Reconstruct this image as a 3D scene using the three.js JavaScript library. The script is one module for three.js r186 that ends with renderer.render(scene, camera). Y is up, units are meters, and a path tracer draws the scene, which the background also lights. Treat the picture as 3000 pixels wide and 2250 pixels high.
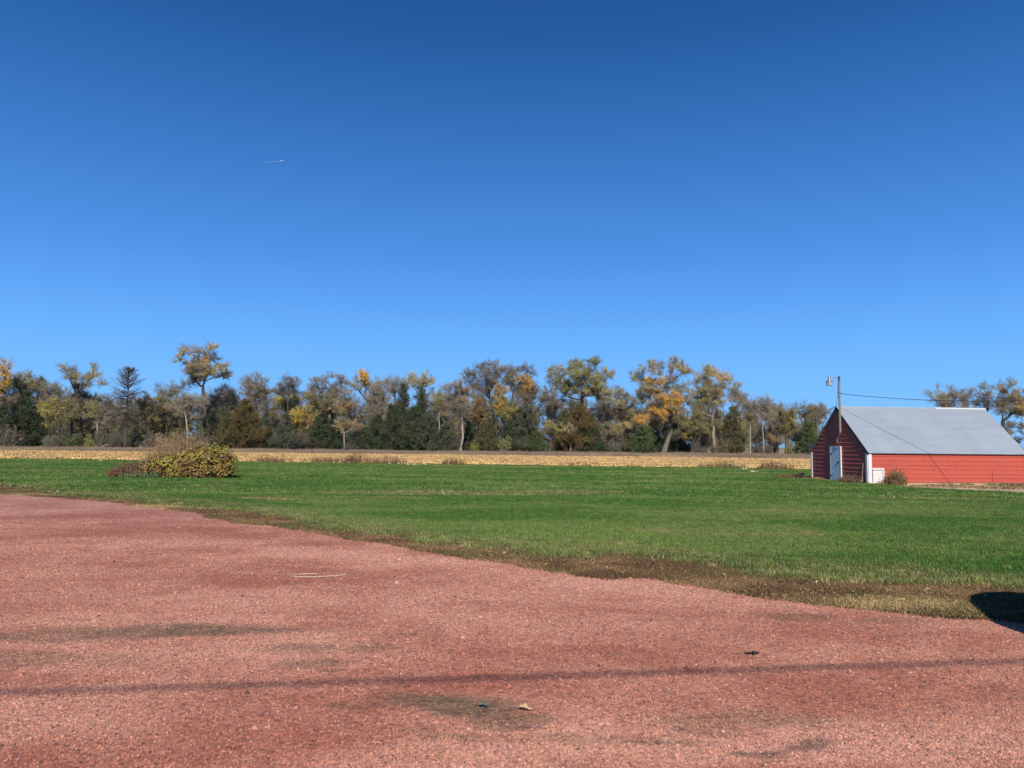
import * as THREE from 'three';
import { mergeGeometries, toCreasedNormals } from 'three/addons/utils/BufferGeometryUtils.js';
import { RoundedBoxGeometry } from 'three/addons/geometries/RoundedBoxGeometry.js';

// ---------------------------------------------------------------- camera, sky, sun, exposure
const scene = new THREE.Scene();
const D2R = Math.PI / 180;
const camera = new THREE.PerspectiveCamera(53, 4 / 3, 0.1, 20000);
camera.position.set(0, 1.8, 0);
camera.rotation.set(4.51 * D2R, 0, 0.55 * D2R, 'YXZ');

const renderer = new THREE.WebGLRenderer({ antialias: true });
renderer.setSize(1024, 768);
renderer.toneMapping = THREE.LinearToneMapping;
renderer.toneMappingExposure = 1.0;
renderer.shadowMap.enabled = true;
renderer.shadowMap.type = THREE.PCFSoftShadowMap;

const SUN = new THREE.Vector3(0.018, 0.754, 1).normalize();       // behind the camera, 37 degrees up
{
  // clear autumn sky: elevation (degrees) -> linear radiance
  const T = [[-90, .10, .16, .22], [-1, .30, .50, .72], [0, .260, .590, 1.04], [3, .215, .545, 1.04], [6.5, .165, .478, 1.02], [10, .118, .382, .925], [14, .080, .287, .775], [19, .052, .213, .612], [24, .033, .153, .468], [29, .0192, .107, .348], [33, .0155, .086, .288], [45, .0135, .072, .248], [90, .0120, .064, .222]];
  const W = 512, H = 256, d = new Float32Array(W * H * 4);
  for (let j = 0; j < H; j++) {
    const e = ((j + .5) / H - .5) * 180;
    let k = 0; while (k < T.length - 2 && e > T[k + 1][0]) k++;
    const t = Math.min(1, Math.max(0, (e - T[k][0]) / (T[k + 1][0] - T[k][0])));
    for (let i = 0; i < W; i++) {
      const o = (j * W + i) * 4;
      for (let c = 0; c < 3; c++) d[o + c] = T[k][1 + c] + (T[k + 1][1 + c] - T[k][1 + c]) * t;
      d[o + 3] = 1;
    }
  }
  const sky = new THREE.DataTexture(d, W, H, THREE.RGBAFormat, THREE.FloatType);
  sky.mapping = THREE.EquirectangularReflectionMapping;
  sky.magFilter = sky.minFilter = THREE.LinearFilter;
  sky.needsUpdate = true;
  scene.background = sky; scene.environment = sky;
}
const sun = new THREE.DirectionalLight(new THREE.Color(1, .93, .82), 4.3);
sun.position.copy(SUN).multiplyScalar(200); sun.target.position.set(0, 0, -80);
sun.position.add(sun.target.position);
sun.castShadow = true; sun.shadow.radius = 1; sun.shadow.mapSize.set(4096, 4096);
Object.assign(sun.shadow.camera, { left: -140, right: 140, top: 120, bottom: -120, near: 1, far: 600 });
scene.add(sun, sun.target);

// ---------------------------------------------------------------- helpers
function rng(seed) { let a = seed >>> 0; return () => { a |= 0; a = a + 0x6D2B79F5 | 0; let t = Math.imul(a ^ a >>> 15, 1 | a); t = t + Math.imul(t ^ t >>> 7, 61 | t) ^ t; return ((t ^ t >>> 14) >>> 0) / 4294967296; }; }
function hash(x, y) { let h = Math.imul(x, 374761393) + Math.imul(y, 668265263) | 0; h = Math.imul(h ^ h >>> 13, 1274126177); return ((h ^ h >>> 16) >>> 0) / 4294967296; }
function vnoise(x, y) { const i = Math.floor(x), j = Math.floor(y); let u = x - i, v = y - j; u = u * u * (3 - 2 * u); v = v * v * (3 - 2 * v); const a = hash(i, j), b = hash(i + 1, j), c = hash(i, j + 1), d = hash(i + 1, j + 1); return a + (b - a) * u + (c - a) * v + (a - b - c + d) * u * v; }
function fbm(x, y, n = 3) { let s = 0, a = .5, t = 0; for (let k = 0; k < n; k++) { s += a * vnoise(x, y); t += a; a *= .5; x = x * 2.03 + 17.3; y = y * 2.03 + 9.1; } return s / t; }
const mix = (a, b, t) => a + (b - a) * t, clamp = (v, a = 0, b = 1) => Math.min(b, Math.max(a, v)), smooth = (a, b, v) => { const t = clamp((v - a) / (b - a)); return t * t * (3 - 2 * t); };
const mix3 = (A, B, t) => [mix(A[0], B[0], t), mix(A[1], B[1], t), mix(A[2], B[2], t)];
function lerpTable(pts, x) { if (x <= pts[0][0]) { const [a, b] = pts; return a[1] + (x - a[0]) * (b[1] - a[1]) / (b[0] - a[0]); } for (let i = 1; i < pts.length; i++) if (x <= pts[i][0]) { const a = pts[i - 1], b = pts[i]; return a[1] + (x - a[0]) * (b[1] - a[1]) / (b[0] - a[0]); } const b = pts[pts.length - 1], a = pts[pts.length - 2]; return b[1] + (x - b[0]) * (b[1] - a[1]) / (b[0] - a[0]); }
const used = new Map();
function numbered(n) { const k = used.get(n) || 0; used.set(n, k + 1); return k ? `${n}_${String(k).padStart(3, '0')}` : n; }
function shade(o) { o.traverse(m => { if (m.isMesh) { m.castShadow = true; m.receiveShadow = true; } }); return o; }
function tag(o, label, category, group, kind) { o.userData.label = label; o.userData.category = category; if (group) o.userData.group = group; if (kind) o.userData.kind = kind; return o; }
function thing(name, label, category, group, pos = [0, 0, 0], turn = 0) { const g = new THREE.Group(); g.name = numbered(name); g.position.set(...pos); g.rotation.y = turn; scene.add(g); return tag(g, label, category, group); }
function part(parent, name, geo, mat) { const m = new THREE.Mesh(geo, mat); m.name = name; m.castShadow = m.receiveShadow = true; parent.add(m); return m; }
function structure(name, geo, mat, label, category) { const m = new THREE.Mesh(geo, mat); m.name = numbered(name); m.receiveShadow = true; m.castShadow = true; m.userData.kind = 'structure'; m.userData.label = label; m.userData.category = category; scene.add(m); return m; }
const mat = (r, g, b, rough = .9, extra = {}) => new THREE.MeshStandardMaterial(Object.assign({ color: new THREE.Color(r, g, b), roughness: rough, metalness: 0 }, extra));
const vmat = (rough = .9) => new THREE.MeshStandardMaterial({ vertexColors: true, roughness: rough, metalness: 0, side: THREE.DoubleSide });
const V = (x, y, z) => new THREE.Vector3(x, y, z);
function boxGeo(w, h, d, x, y, z, r = .006) { const g = new RoundedBoxGeometry(w, h, d, 1, Math.min(r, w / 2.5, h / 2.5, d / 2.5)); g.translate(x, y, z); return g; }

// mesh builder with vertex colours: tapered tubes, spikes, leaves
class GB {
  constructor() { this.p = []; this.c = []; this.i = []; }
  v(x, y, z, c) { this.p.push(x, y, z); this.c.push(c[0], c[1], c[2]); return this.p.length / 3 - 1; }
  tri(a, b, c) { this.i.push(a, b, c); }
  frame(a, b) { const dx = b[0] - a[0], dy = b[1] - a[1], dz = b[2] - a[2], l = Math.hypot(dx, dy, dz) || 1e-6; const d = [dx / l, dy / l, dz / l]; const up = Math.abs(d[1]) < .9 ? [0, 1, 0] : [1, 0, 0]; let ux = d[1] * up[2] - d[2] * up[1], uy = d[2] * up[0] - d[0] * up[2], uz = d[0] * up[1] - d[1] * up[0]; const m = Math.hypot(ux, uy, uz); ux /= m; uy /= m; uz /= m; return [[ux, uy, uz], [d[1] * uz - d[2] * uy, d[2] * ux - d[0] * uz, d[0] * uy - d[1] * ux], d]; }
  tube(a, b, r0, r1, n, col, c1) {
    const [u, w] = this.frame(a, b), s = this.p.length / 3;
    for (let k = 0; k < n; k++) { const t = k / n * 6.2832, cx = Math.cos(t), sx = Math.sin(t); this.v(a[0] + (u[0] * cx + w[0] * sx) * r0, a[1] + (u[1] * cx + w[1] * sx) * r0, a[2] + (u[2] * cx + w[2] * sx) * r0, col); this.v(b[0] + (u[0] * cx + w[0] * sx) * r1, b[1] + (u[1] * cx + w[1] * sx) * r1, b[2] + (u[2] * cx + w[2] * sx) * r1, c1 || col); }
    for (let k = 0; k < n; k++) { const q = s + k * 2, e = s + ((k + 1) % n) * 2; this.tri(q, e, q + 1); this.tri(e, e + 1, q + 1); }
  }
  spike(a, b, r, col) {
    const [u, w] = this.frame(a, b), s = this.p.length / 3;
    for (let k = 0; k < 3; k++) { const t = k * 2.0944, cx = Math.cos(t), sx = Math.sin(t); this.v(a[0] + (u[0] * cx + w[0] * sx) * r, a[1] + (u[1] * cx + w[1] * sx) * r, a[2] + (u[2] * cx + w[2] * sx) * r, col); }
    this.v(b[0], b[1], b[2], col); for (let k = 0; k < 3; k++) this.tri(s + k, s + (k + 1) % 3, s + 3);
  }
  // folded leaf: two halves meeting along the midrib
  leaf(x, y, z, nx, ny, nz, s, R, col, asp = .55) {
    let ax = R() - .5, ay = R() - .5, az = R() - .5; const d = ax * nx + ay * ny + az * nz; ax -= d * nx; ay -= d * ny; az -= d * nz; let m = Math.hypot(ax, ay, az) || 1; ax /= m; ay /= m; az /= m;
    const bx = ny * az - nz * ay, by = nz * ax - nx * az, bz = nx * ay - ny * ax, f = .25 * s, w = s * asp;
    const a = this.v(x - ax * s, y - ay * s, z - az * s, col), b = this.v(x + bx * w + nx * f, y + by * w + ny * f, z + bz * w + nz * f, col), c = this.v(x + ax * s, y + ay * s, z + az * s, col), e = this.v(x - bx * w + nx * f, y - by * w + ny * f, z - bz * w + nz * f, col);
    this.tri(a, b, c); this.tri(a, c, e);
  }
  geo(flat = false) {
    let g = new THREE.BufferGeometry(); g.setAttribute('position', new THREE.Float32BufferAttribute(this.p, 3)); g.setAttribute('color', new THREE.Float32BufferAttribute(this.c, 3)); g.setIndex(this.i);
    if (flat) g = g.toNonIndexed(); g.computeVertexNormals(); return g;
  }
}
function unit(R) { let x, y, z, l; do { x = R() * 2 - 1; y = R() * 2 - 1; z = R() * 2 - 1; l = x * x + y * y + z * z; } while (l > 1 || l < .01); l = Math.sqrt(l); return [x / l, y / l, z / l]; }
const jit = (c, R, k) => { const f = 1 + (R() - .5) * 2 * k; return [c[0] * f, c[1] * f * (1 + (R() - .5) * .2 * k), c[2] * f]; };
function dataTex(w, h, fn, srgb = false) { const d = new Uint8Array(w * h * 4); for (let j = 0; j < h; j++) for (let i = 0; i < w; i++) { const c = fn(i, j), o = (j * w + i) * 4; for (let k = 0; k < 3; k++) { let v = clamp(c[k]); if (srgb) v = v <= .0031308 ? v * 12.92 : 1.055 * Math.pow(v, 1 / 2.4) - .055; d[o + k] = v * 255 + .5; } d[o + 3] = 255; } const t = new THREE.DataTexture(d, w, h, THREE.RGBAFormat); t.wrapS = t.wrapT = THREE.MirroredRepeatWrapping; t.magFilter = THREE.LinearFilter; t.minFilter = THREE.LinearMipmapLinearFilter; t.generateMipmaps = true; if (srgb) t.colorSpace = THREE.SRGBColorSpace; t.needsUpdate = true; return t; }

// ---------------------------------------------------------------- ground plan (metres, y up, camera looks to -z)
const GRAVEL_EDGE = [[-60, -45], [-30, -33.5], [-16.91, -25.71], [-15.26, -25.02], [-12.75, -23.69], [-9.85, -21.41], [-8.02, -19.73], [-6.02, -17.37], [-5.14, -16.86], [-3.95, -15.73], [-2.98, -14.66], [-2.09, -13.92], [-1.09, -12.93], [-.16, -12.12], [.65, -11.17], [1.45, -10.75], [1.99, -10.6], [2.31, -10.33], [2.71, -10.03], [3.23, -9.45], [3.73, -9.04], [4.39, -8.77], [5.02, -8.45], [6.2, -7.8], [9, -6.4], [20, -3], [60, 4]];
const LAWN_EDGE = [[-60, -48], [-30, -36.2], [-19, -28.87], [-14.82, -25.54], [-12.09, -23.9], [-8.82, -21.3], [-6.66, -19.88], [-5.11, -18.4], [-3.43, -16.6], [-2.1, -15.5], [-1.22, -14.5], [-.44, -14.17], [.39, -13.91], [1.22, -13.2], [1.85, -13.6], [2.37, -13.2], [2.92, -12.4], [3.46, -11.75], [4.16, -11.37], [4.87, -11.1], [5.54, -11], [6.11, -10.7], [6.43, -10.1], [9, -8.6], [20, -5], [60, 2]];
const CORN_NEAR = [[-200, -90], [-47.9, -72.6], [-21.4, -69.7], [0, -67.1], [23.7, -63.2], [200, -38]];
const CORN_FAR = [[-200, -131], [-81, -122], [0, -117], [60, -110], [200, -92]];
const gravelEdge = x => lerpTable(GRAVEL_EDGE, x) + (fbm(x * 1.7, 3.1, 3) - .5) * .5;
const lawnEdge = x => lerpTable(LAWN_EDGE, x) + (fbm(x * 1.3, 8.7, 4) - .5) * 1.5 + .1 - .95 * smooth(-3, -8, x);
const cornNear = x => lerpTable(CORN_NEAR, x) + (fbm(x * .25, 1.7, 3) - .5) * 2.2;
const cornFar = x => lerpTable(CORN_FAR, x) + (fbm(x * .2, 5.7, 2) - .5) * 1.5;
// a sheet between two curves z = a(x) (near) and z = b(x) (far), with uv in metres
function sheet(x0, x1, n, a, b, y, rows = 1) {
  const p = [], uv = [], ix = [];
  for (let i = 0; i <= n; i++) { const x = mix(x0, x1, i / n), za = a(x), zb = b(x); for (let j = 0; j <= rows; j++) { const z = mix(za, zb, j / rows); p.push(x, y, z); uv.push(x, -z); } }
  for (let i = 0; i < n; i++) for (let j = 0; j < rows; j++) { const q = i * (rows + 1) + j, e = q + rows + 1; ix.push(q, e, q + 1, e, e + 1, q + 1); }
  const g = new THREE.BufferGeometry(); g.setAttribute('position', new THREE.Float32BufferAttribute(p, 3)); g.setAttribute('uv', new THREE.Float32BufferAttribute(uv, 2)); g.setIndex(ix); g.computeVertexNormals(); return g;
}
function repeatM(tex, w, h, ox = 0, oy = 0) { tex.repeat.set(1 / w, 1 / h); tex.offset.set(ox, oy); return tex; }
function ell(x, z, cx, cz, rx, rz) { const a = (x - cx) / rx, b = (z - cz) / rz; return a * a + b * b; }

// --- far ground: harvested fields out to the horizon
{
  const t = repeatM(dataTex(512, 512, (i, j) => { const n = fbm(i * .03, j * .03, 4), f = hash(i, j); return mix3([.30, .215, .12], [.42, .31, .17], clamp(n * .8 + f * .3)); }, true), 60, 60);
  const g = new THREE.PlaneGeometry(9000, 9000); g.rotateX(-Math.PI / 2); const uv = g.attributes.uv; for (let k = 0; k < uv.count; k++) uv.setXY(k, uv.getX(k) * 9000, uv.getY(k) * 9000); g.translate(0, -.02, -3000);
  structure('ground', g, new THREE.MeshStandardMaterial({ map: t, roughness: 1 }), 'tan open farmland stretching flat to the horizon', 'field');
}
// --- gravel drive: red quartzite with paler loose stone, muddy patches with grass-green film
const MUD = [[-3.1, -7.5, 1.35, .24, .9], [-4.2, -7.25, .8, .2, .6], [-4.0, -6.6, .9, .25, .45], [-.35, -5.5, .55, .2, .95], [.1, -5.33, .45, .12, .8], [-1.9, -6.82, .35, .13, .5], [-1.5, -6.45, .3, .12, .55], [-1.15, -6.86, .45, .1, .5], [-.9, -7.35, .5, .08, .35], [1.75, -5.3, .6, .22, .4], [2.85, -8.35, .6, .14, .5], [3.9, -8.2, .7, .12, .4], [-.2, -5.0, .6, .12, .35], [.9, -5.0, .5, .1, .4], [-1.0, -5.35, .35, .1, .5]];
const STAIN = [[1.64, -4.79, .28, .06, .9], [.27, -5.2, .3, .05, .8], [-1.25, -6.3, .2, .04, .6], [1.1, -4.95, .3, .05, .5], [.35, -4.45, .2, .04, .4]];
const PALE = [[-3.5, -12.5, 2.2, .7, .8], [-6.5, -19, 3, 1.0, .8], [0, -10.2, 2.6, .8, .9], [2.6, -9, 1.8, .6, .8], [-1.5, -12.2, 1.6, .7, .9], [-1.2, -8.1, 2.2, .35, .6], [1.2, -7.7, 1.6, .4, .5], [-2.9, -6.6, 1.1, .35, .7], [1.1, -6.0, 1.4, .5, .5], [.6, -4.6, 1.4, .3, .8], [2.3, -4.9, 1, .4, .5], [-5.5, -13.5, 1.2, .5, .6], [-9, -21, 2, .6, .6]];
const RED = [[-1.9, -10.2, 1.9, .7, .9], [-5.2, -11.4, 2, .8, .7], [-6.8, -15.8, 3, .9, .7], [2.6, -7.9, 1.7, .5, .8], [3.9, -7.2, 1.2, .7, .8], [1.2, -8.7, 1.4, .3, .6], [-3.2, -8.3, 1.6, .4, .6], [2.7, -5.9, 1.2, .6, .6], [-1.8, -4.6, 1.0, .3, .6], [1.8, -4.5, 1.0, .15, .6], [-10, -18.5, 2.5, .6, .6], [.8, -6.9, 1.2, .3, .5]];
function gravelAt(x, z) {
  const wx = x + (fbm(x * 1.1, z * 1.6, 3) - .5) * 1.1, wz = z + (fbm(x * .9 + 7, z * 1.4 + 3, 3) - .5) * .5;
  let pale = .45 + (fbm(x * .6 + 3, z * 1.0, 5) - .5) * 1.7 + (fbm(x * 4, z * 5, 3) - .5) * .6, mud = 0, stain = 0;
  for (const e of PALE) pale += e[4] * .55 * Math.exp(-ell(wx, wz, ...e) * 1.1);
  for (const e of RED) pale -= e[4] * .6 * Math.exp(-ell(wx, wz, ...e) * 1.1);
  for (const e of MUD) mud = Math.max(mud, e[4] * smooth(1.5, .35, ell(wx, wz, ...e)));
  for (const e of STAIN) stain = Math.max(stain, e[4] * smooth(1.4, .3, ell(wx, wz, ...e)));
  mud *= .45 + .9 * fbm(x * 5, z * 9, 3); stain *= .4 + fbm(x * 9, z * 14, 2);
  return [clamp(pale), clamp(mud), clamp(stain)];
}
function gravelColour(x, z, g) {
  let c = mix3([.430, .148, .090], [.640, .315, .218], g[0]);
  c = mix3(c, [.175, .112, .055], g[1] * .95); c = mix3(c, [.055, .055, .045], g[2] * .8);
  return c;
}
const drive = new THREE.Group(); drive.name = 'gravel_drive'; drive.userData = { kind: 'structure', label: 'red quartzite gravel drive across the foreground', category: 'gravel drive' }; scene.add(drive);
{
  const W = 2048, H = 1280, X0 = -18, X1 = 18, Z0 = -3, Z1 = -25.5, sx = (X1 - X0) / W, sz = (Z0 - Z1) / H;
  // coarse tone grid, then stone speckle per texel
  const gw = 450, gh = 282, grid = [];
  for (let j = 0; j <= gh; j++) for (let i = 0; i <= gw; i++) { const x = X0 + (X1 - X0) * i / gw, z = Z0 - (Z0 - Z1) * j / gh, g = gravelAt(x, z); grid.push(gravelColour(x, z, g)); }
  const t = dataTex(W, H, (i, j) => {
    const u = i / W * gw, v = j / H * gh, a = Math.floor(u), b = Math.floor(v), fu = u - a, fv = v - b, q = b * (gw + 1) + a;
    const c = mix3(mix3(grid[q], grid[q + 1], fu), mix3(grid[q + gw + 1], grid[q + gw + 2], fu), fv);
    const s = hash(i, j), s2 = hash(i >> 1, j + 911 >> 1), f = .68 + s * .5 + (s2 - .5) * .5 + (s > .975 ? .45 : 0) - (s < .05 ? .25 : 0);
    return [c[0] * f, c[1] * f * (.94 + .12 * s2), c[2] * f * (.92 + .16 * s2)];
  }, true);
  t.repeat.set(1 / (X1 - X0), 1 / (Z0 - Z1)); t.offset.set(.5, Z0 / (Z0 - Z1));   // u = x, v = -z in metres
  const b = repeatM(dataTex(512, 512, (i, j) => { const v = .5 * hash(i, j) + .5 * hash(i >> 1, j >> 1); return [v, v, v]; }), 6, 6); b.wrapS = b.wrapT = THREE.RepeatWrapping;
  part(drive, 'gravel_surface', sheet(-60, 60, 900, () => 45, gravelEdge, 0, 3), new THREE.MeshStandardMaterial({ map: t, roughness: 1, bumpMap: b, bumpScale: .008 }));
  // loose stones, thickest near the camera
  const R = rng(11), P = [];
  const shapes = new THREE.IcosahedronGeometry(1, 0), pos = shapes.attributes.position, key = new Map();
  for (let k = 0; k < pos.count; k++) { const id = [pos.getX(k), pos.getY(k), pos.getZ(k)].map(v => v.toFixed(2)).join(); if (!key.has(id)) key.set(id, .72 + R() * .5); const f = key.get(id); pos.setXYZ(k, pos.getX(k) * f, pos.getY(k) * f * .72, pos.getZ(k) * f); }
  shapes.computeVertexNormals();
  const N = 240000, im = new THREE.InstancedMesh(shapes, new THREE.MeshStandardMaterial({ roughness: .9 }), N), o = new THREE.Object3D(), col = new THREE.Color(); let n = 0;
  while (n < N) {
    const z = -(3.6 + 19 * Math.pow(R(), 1.5)), w = -z * .72 + 1.0, x = (R() * 2 - 1) * w;
    if (R() < smooth(11, 22, -z)) continue;
    if (z < gravelEdge(x) + .03) continue;
    const g = gravelAt(x, z); if (R() < g[1] * .8 || R() > .5 + g[0] * .7) continue;
    const big = R(), s = (big > .994 ? .010 + R() * .006 : .0036 + Math.pow(R(), 2) * .0048) * (1 + Math.max(0, -z - 6) * .05);
    o.position.set(x, s * .25, z); o.rotation.set(R() * 6.3, R() * 6.3, R() * 6.3); o.scale.set(s * (.8 + R() * .7), s * (.7 + R() * .4), s * (.8 + R() * .7)); o.updateMatrix(); im.setMatrixAt(n, o.matrix);
    const c = mix3(gravelColour(x, z, g), [.60, .28, .19], .2), k = R(), f = .58 + Math.pow(R(), 1.2) * .72; 
    if (k > .975) col.setRGB(.64 * f, .43 * f, .34 * f); else if (k < .03) col.setRGB(.14 * f, .08 * f, .075 * f); else if (k < .06) col.setRGB(.36 * f, .21 * f, .19 * f); else col.setRGB(c[0] * f, c[1] * f, c[2] * f);
    im.setColorAt(n, col); n++;
  }
  im.name = 'loose_gravel'; im.userData.kind = 'stuff'; im.castShadow = im.receiveShadow = true; drive.add(im);
}
// --- trampled strip of dead grass and soil between gravel and lawn
const stripTone = (x, z) => { const n = fbm(x * 1.6 + 40, z * 3.0, 4) * 1.5 - .26, s = fbm(x * .5 + 4, z * 1.1 + 9, 3); let c = mix3([.150, .078, .040], [.30, .180, .085], smooth(.35, .7, n)); c = mix3(c, [.135, .115, .038], smooth(.48, .62, s) * .65); const straw = Math.max(1.5 * Math.exp(-ell(x, z, 4.5, -9.05, .8, .3)), 1.2 * Math.exp(-ell(x, z, -9.5, -21.4, 3.0, .55)), .9 * Math.exp(-ell(x, z, -16, -25.6, 3, .5))); return mix3(c, [.46, .33, .15], clamp(straw)); };
{
  const t = dataTex(1024, 512, (i, j) => { const x = -25 + 50 * i / 1024, z = -5 - 30 * j / 512, c = stripTone(x, z), f = .6 + .7 * hash(i, j); return c.map(v => v * f); }, true);
  t.repeat.set(1 / 50, 1 / 30); t.offset.set(.5, -5 / 30);
  structure('dead_grass_strip', sheet(-60, 60, 900, x => gravelEdge(x) - .02, x => lawnEdge(x) - .6, .006), new THREE.MeshStandardMaterial({ map: t, roughness: 1 }), 'brown trampled dead grass strip between gravel and lawn', 'dead grass');
}
// --- lawn
const DRY = [[-7.1, -24.0, .9, .5, 1], [-4.3, -25.1, 1.2, .45, .7], [-12.3, -30.9, 1.2, .8, .6], [-2.5, -27.5, 4.5, 1.6, .5], [1.5, -29, 3, 1.5, .4], [-6, -63.2, 5, 1.2, .8], [2, -62.5, 3, 1, .5], [16.5, -52, 3, 1.2, .6], [17.5, -44.5, 2.4, 1.4, .6], [3.4, -16.2, 1.1, .5, .35], [5.2, -15.8, 1.2, .5, .35], [7.5, -21, 1.6, .7, .3], [15, -27, 3, 1, .35], [-20, -43, 3, 1.3, .3], [-27, -45, 4, 1.3, .3]];
function lawnAt(x, z) { const wx = x + (fbm(x * .5, z * .9, 2) - .5) * 2.4, wz = z + (fbm(x * .6 + 5, z + 2, 2) - .5) * 1.2; let d = 0; for (const e of DRY) d = Math.max(d, e[4] * smooth(1.5, .2, ell(wx, wz, ...e))); const lush = fbm(x * .22 + 1, z * .42 + 3, 3) * .7 + fbm(x * 1.1, z * 1.7, 2) * .3; const worn = smooth(1.6, 0, lawnEdge(x) - z) * (.12 + .4 * fbm(x * 2, z * 3, 2)); return [lush, Math.max(d, worn)]; }
function lawnColour(x, z, l) { let c = mix3([.152, .228, .046], [.066, .162, .018], smooth(.34, .62, l[0])); return mix3(c, [.30, .235, .105], l[1] * .85); }
{
  const t = dataTex(1024, 1024, (i, j) => { const x = -52 + 104 * i / 1024, z = -6 - 76 * j / 1024, c = lawnColour(x, z, lawnAt(x, z)), f = .42 + .3 * hash(i, j); return c.map(v => v * f); }, true);
  t.repeat.set(1 / 104, 1 / 76); t.offset.set(.5, -6 / 76);
  const lawn = new THREE.Group(); lawn.name = 'lawn'; lawn.userData = { kind: 'structure', label: 'mown green lawn between the drive and the corn field', category: 'lawn' }; scene.add(lawn);
  part(lawn, 'turf', sheet(-90, 90, 900, lawnEdge, x => cornNear(x) - .5, .012, 3), new THREE.MeshStandardMaterial({ map: t, roughness: 1 }));
  const tuft = (seed, blades, spread, h, w) => { const R = rng(seed), g = new GB(), c = [1, 1, 1]; for (let k = 0; k < blades; k++) { const a = R() * 6.283, r = Math.sqrt(R()) * spread, x = Math.cos(a) * r, z = Math.sin(a) * r, b = R() * 6.283, hh = h * (.55 + R() * .6), lx = (R() - .5) * hh * .9, lz = (R() - .5) * hh * .9, ww = w * (.7 + R() * .6); const p = g.v(x - Math.cos(b) * ww, 0, z - Math.sin(b) * ww, c), q = g.v(x + Math.cos(b) * ww, 0, z + Math.sin(b) * ww, c), m = g.v(x + lx * .45 + Math.cos(b) * ww * .7, hh * .62, z + lz * .45 + Math.sin(b) * ww * .7, c), t2 = g.v(x + lx, hh, z + lz, c); g.tri(p, q, m); g.tri(p, m, t2); } return g.geo(true); };
  const im = new THREE.InstancedMesh(tuft(5, 13, .085, .075, .0065), new THREE.MeshStandardMaterial({ roughness: .75, side: THREE.DoubleSide }), 270000), o = new THREE.Object3D(), col = new THREE.Color(), R = rng(21); let n = 0;
  while (n < 270000) {
    const z = n < 160000 ? -(8 + 18 * Math.pow(R(), .75)) : -(24 + 50 * Math.pow(R(), .9)), w = -z * .72 + 1.5, x = (R() * 2 - 1) * w; const e = lawnEdge(x) - z; if (e < -.9 || (e < .3 && R() > .3 + .35 * e + .9 * smooth(.5, .75, fbm(x * 1.1 + 30, z * 1.9, 3)))) continue; if (z > gravelEdge(x) - .25) continue; if (z < cornNear(x) - .2) continue; if (inBarn(x, z)) continue;
    const far = -z > 24 ? 1.9 : 1.15, l = lawnAt(x, z), s = far * (.75 + R() * .5) * (.8 + .45 * l[0]) * (1 - .35 * l[1]);
    o.position.set(x, .008, z); o.rotation.set(0, R() * 6.283, 0); o.scale.set(far * (.9 + R() * .4), s * (far > 1.5 ? .75 : 1), far * (.9 + R() * .4)); o.updateMatrix(); im.setMatrixAt(n, o.matrix);
    let c = lawnColour(x, z, l); if (R() < .05 + l[1] * .5) c = mix3(c, [.40, .31, .14], .75); const f = .5 + R() * .95; col.setRGB(c[0] * f, c[1] * f, c[2] * f); im.setColorAt(n, col); n++;
  }
  im.name = 'grass_blades'; im.userData.kind = 'stuff'; im.castShadow = im.receiveShadow = true; lawn.add(im);
  // matted dead grass on the strip
  const D = new THREE.InstancedMesh(tuft(9, 14, .10, .030, .005), new THREE.MeshStandardMaterial({ roughness: .9, side: THREE.DoubleSide }), 60000); n = 0;
  while (n < 60000) {
    const z = -(7.2 + 22 * Math.pow(R(), 1.5)), w = -z * .72 + 1.5, x = (R() * 2 - 1) * w, ge = gravelEdge(x) - z, le = lawnEdge(x) - z; if (ge < -.1 || le > .45 || (ge < .12 && R() < .6)) continue; if (R() < .25 + .4 * fbm(x * 3, z * 5, 2) - .2) continue;
    const s = .8 + R() * .7; o.position.set(x, .004, z); o.rotation.set(0, R() * 6.283, 0); o.scale.set(s * 1.1, s * (.5 + R() * .6), s * 1.1); o.updateMatrix(); D.setMatrixAt(n, o.matrix);
    let c = stripTone(x, z); const q = R(); if (q < .07) c = [.105, .145, .04]; else if (q < .15) c = [.40, .28, .14]; const f = .45 + R() * 1.0; col.setRGB(c[0] * f, c[1] * f, c[2] * f); D.setColorAt(n, col); n++;
  }
  D.name = 'dead_grass'; D.castShadow = D.receiveShadow = true; D.userData = { kind: 'stuff', label: 'matted brown dead grass along the gravel edge', category: 'dead grass' }; scene.add(D);
}
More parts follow.
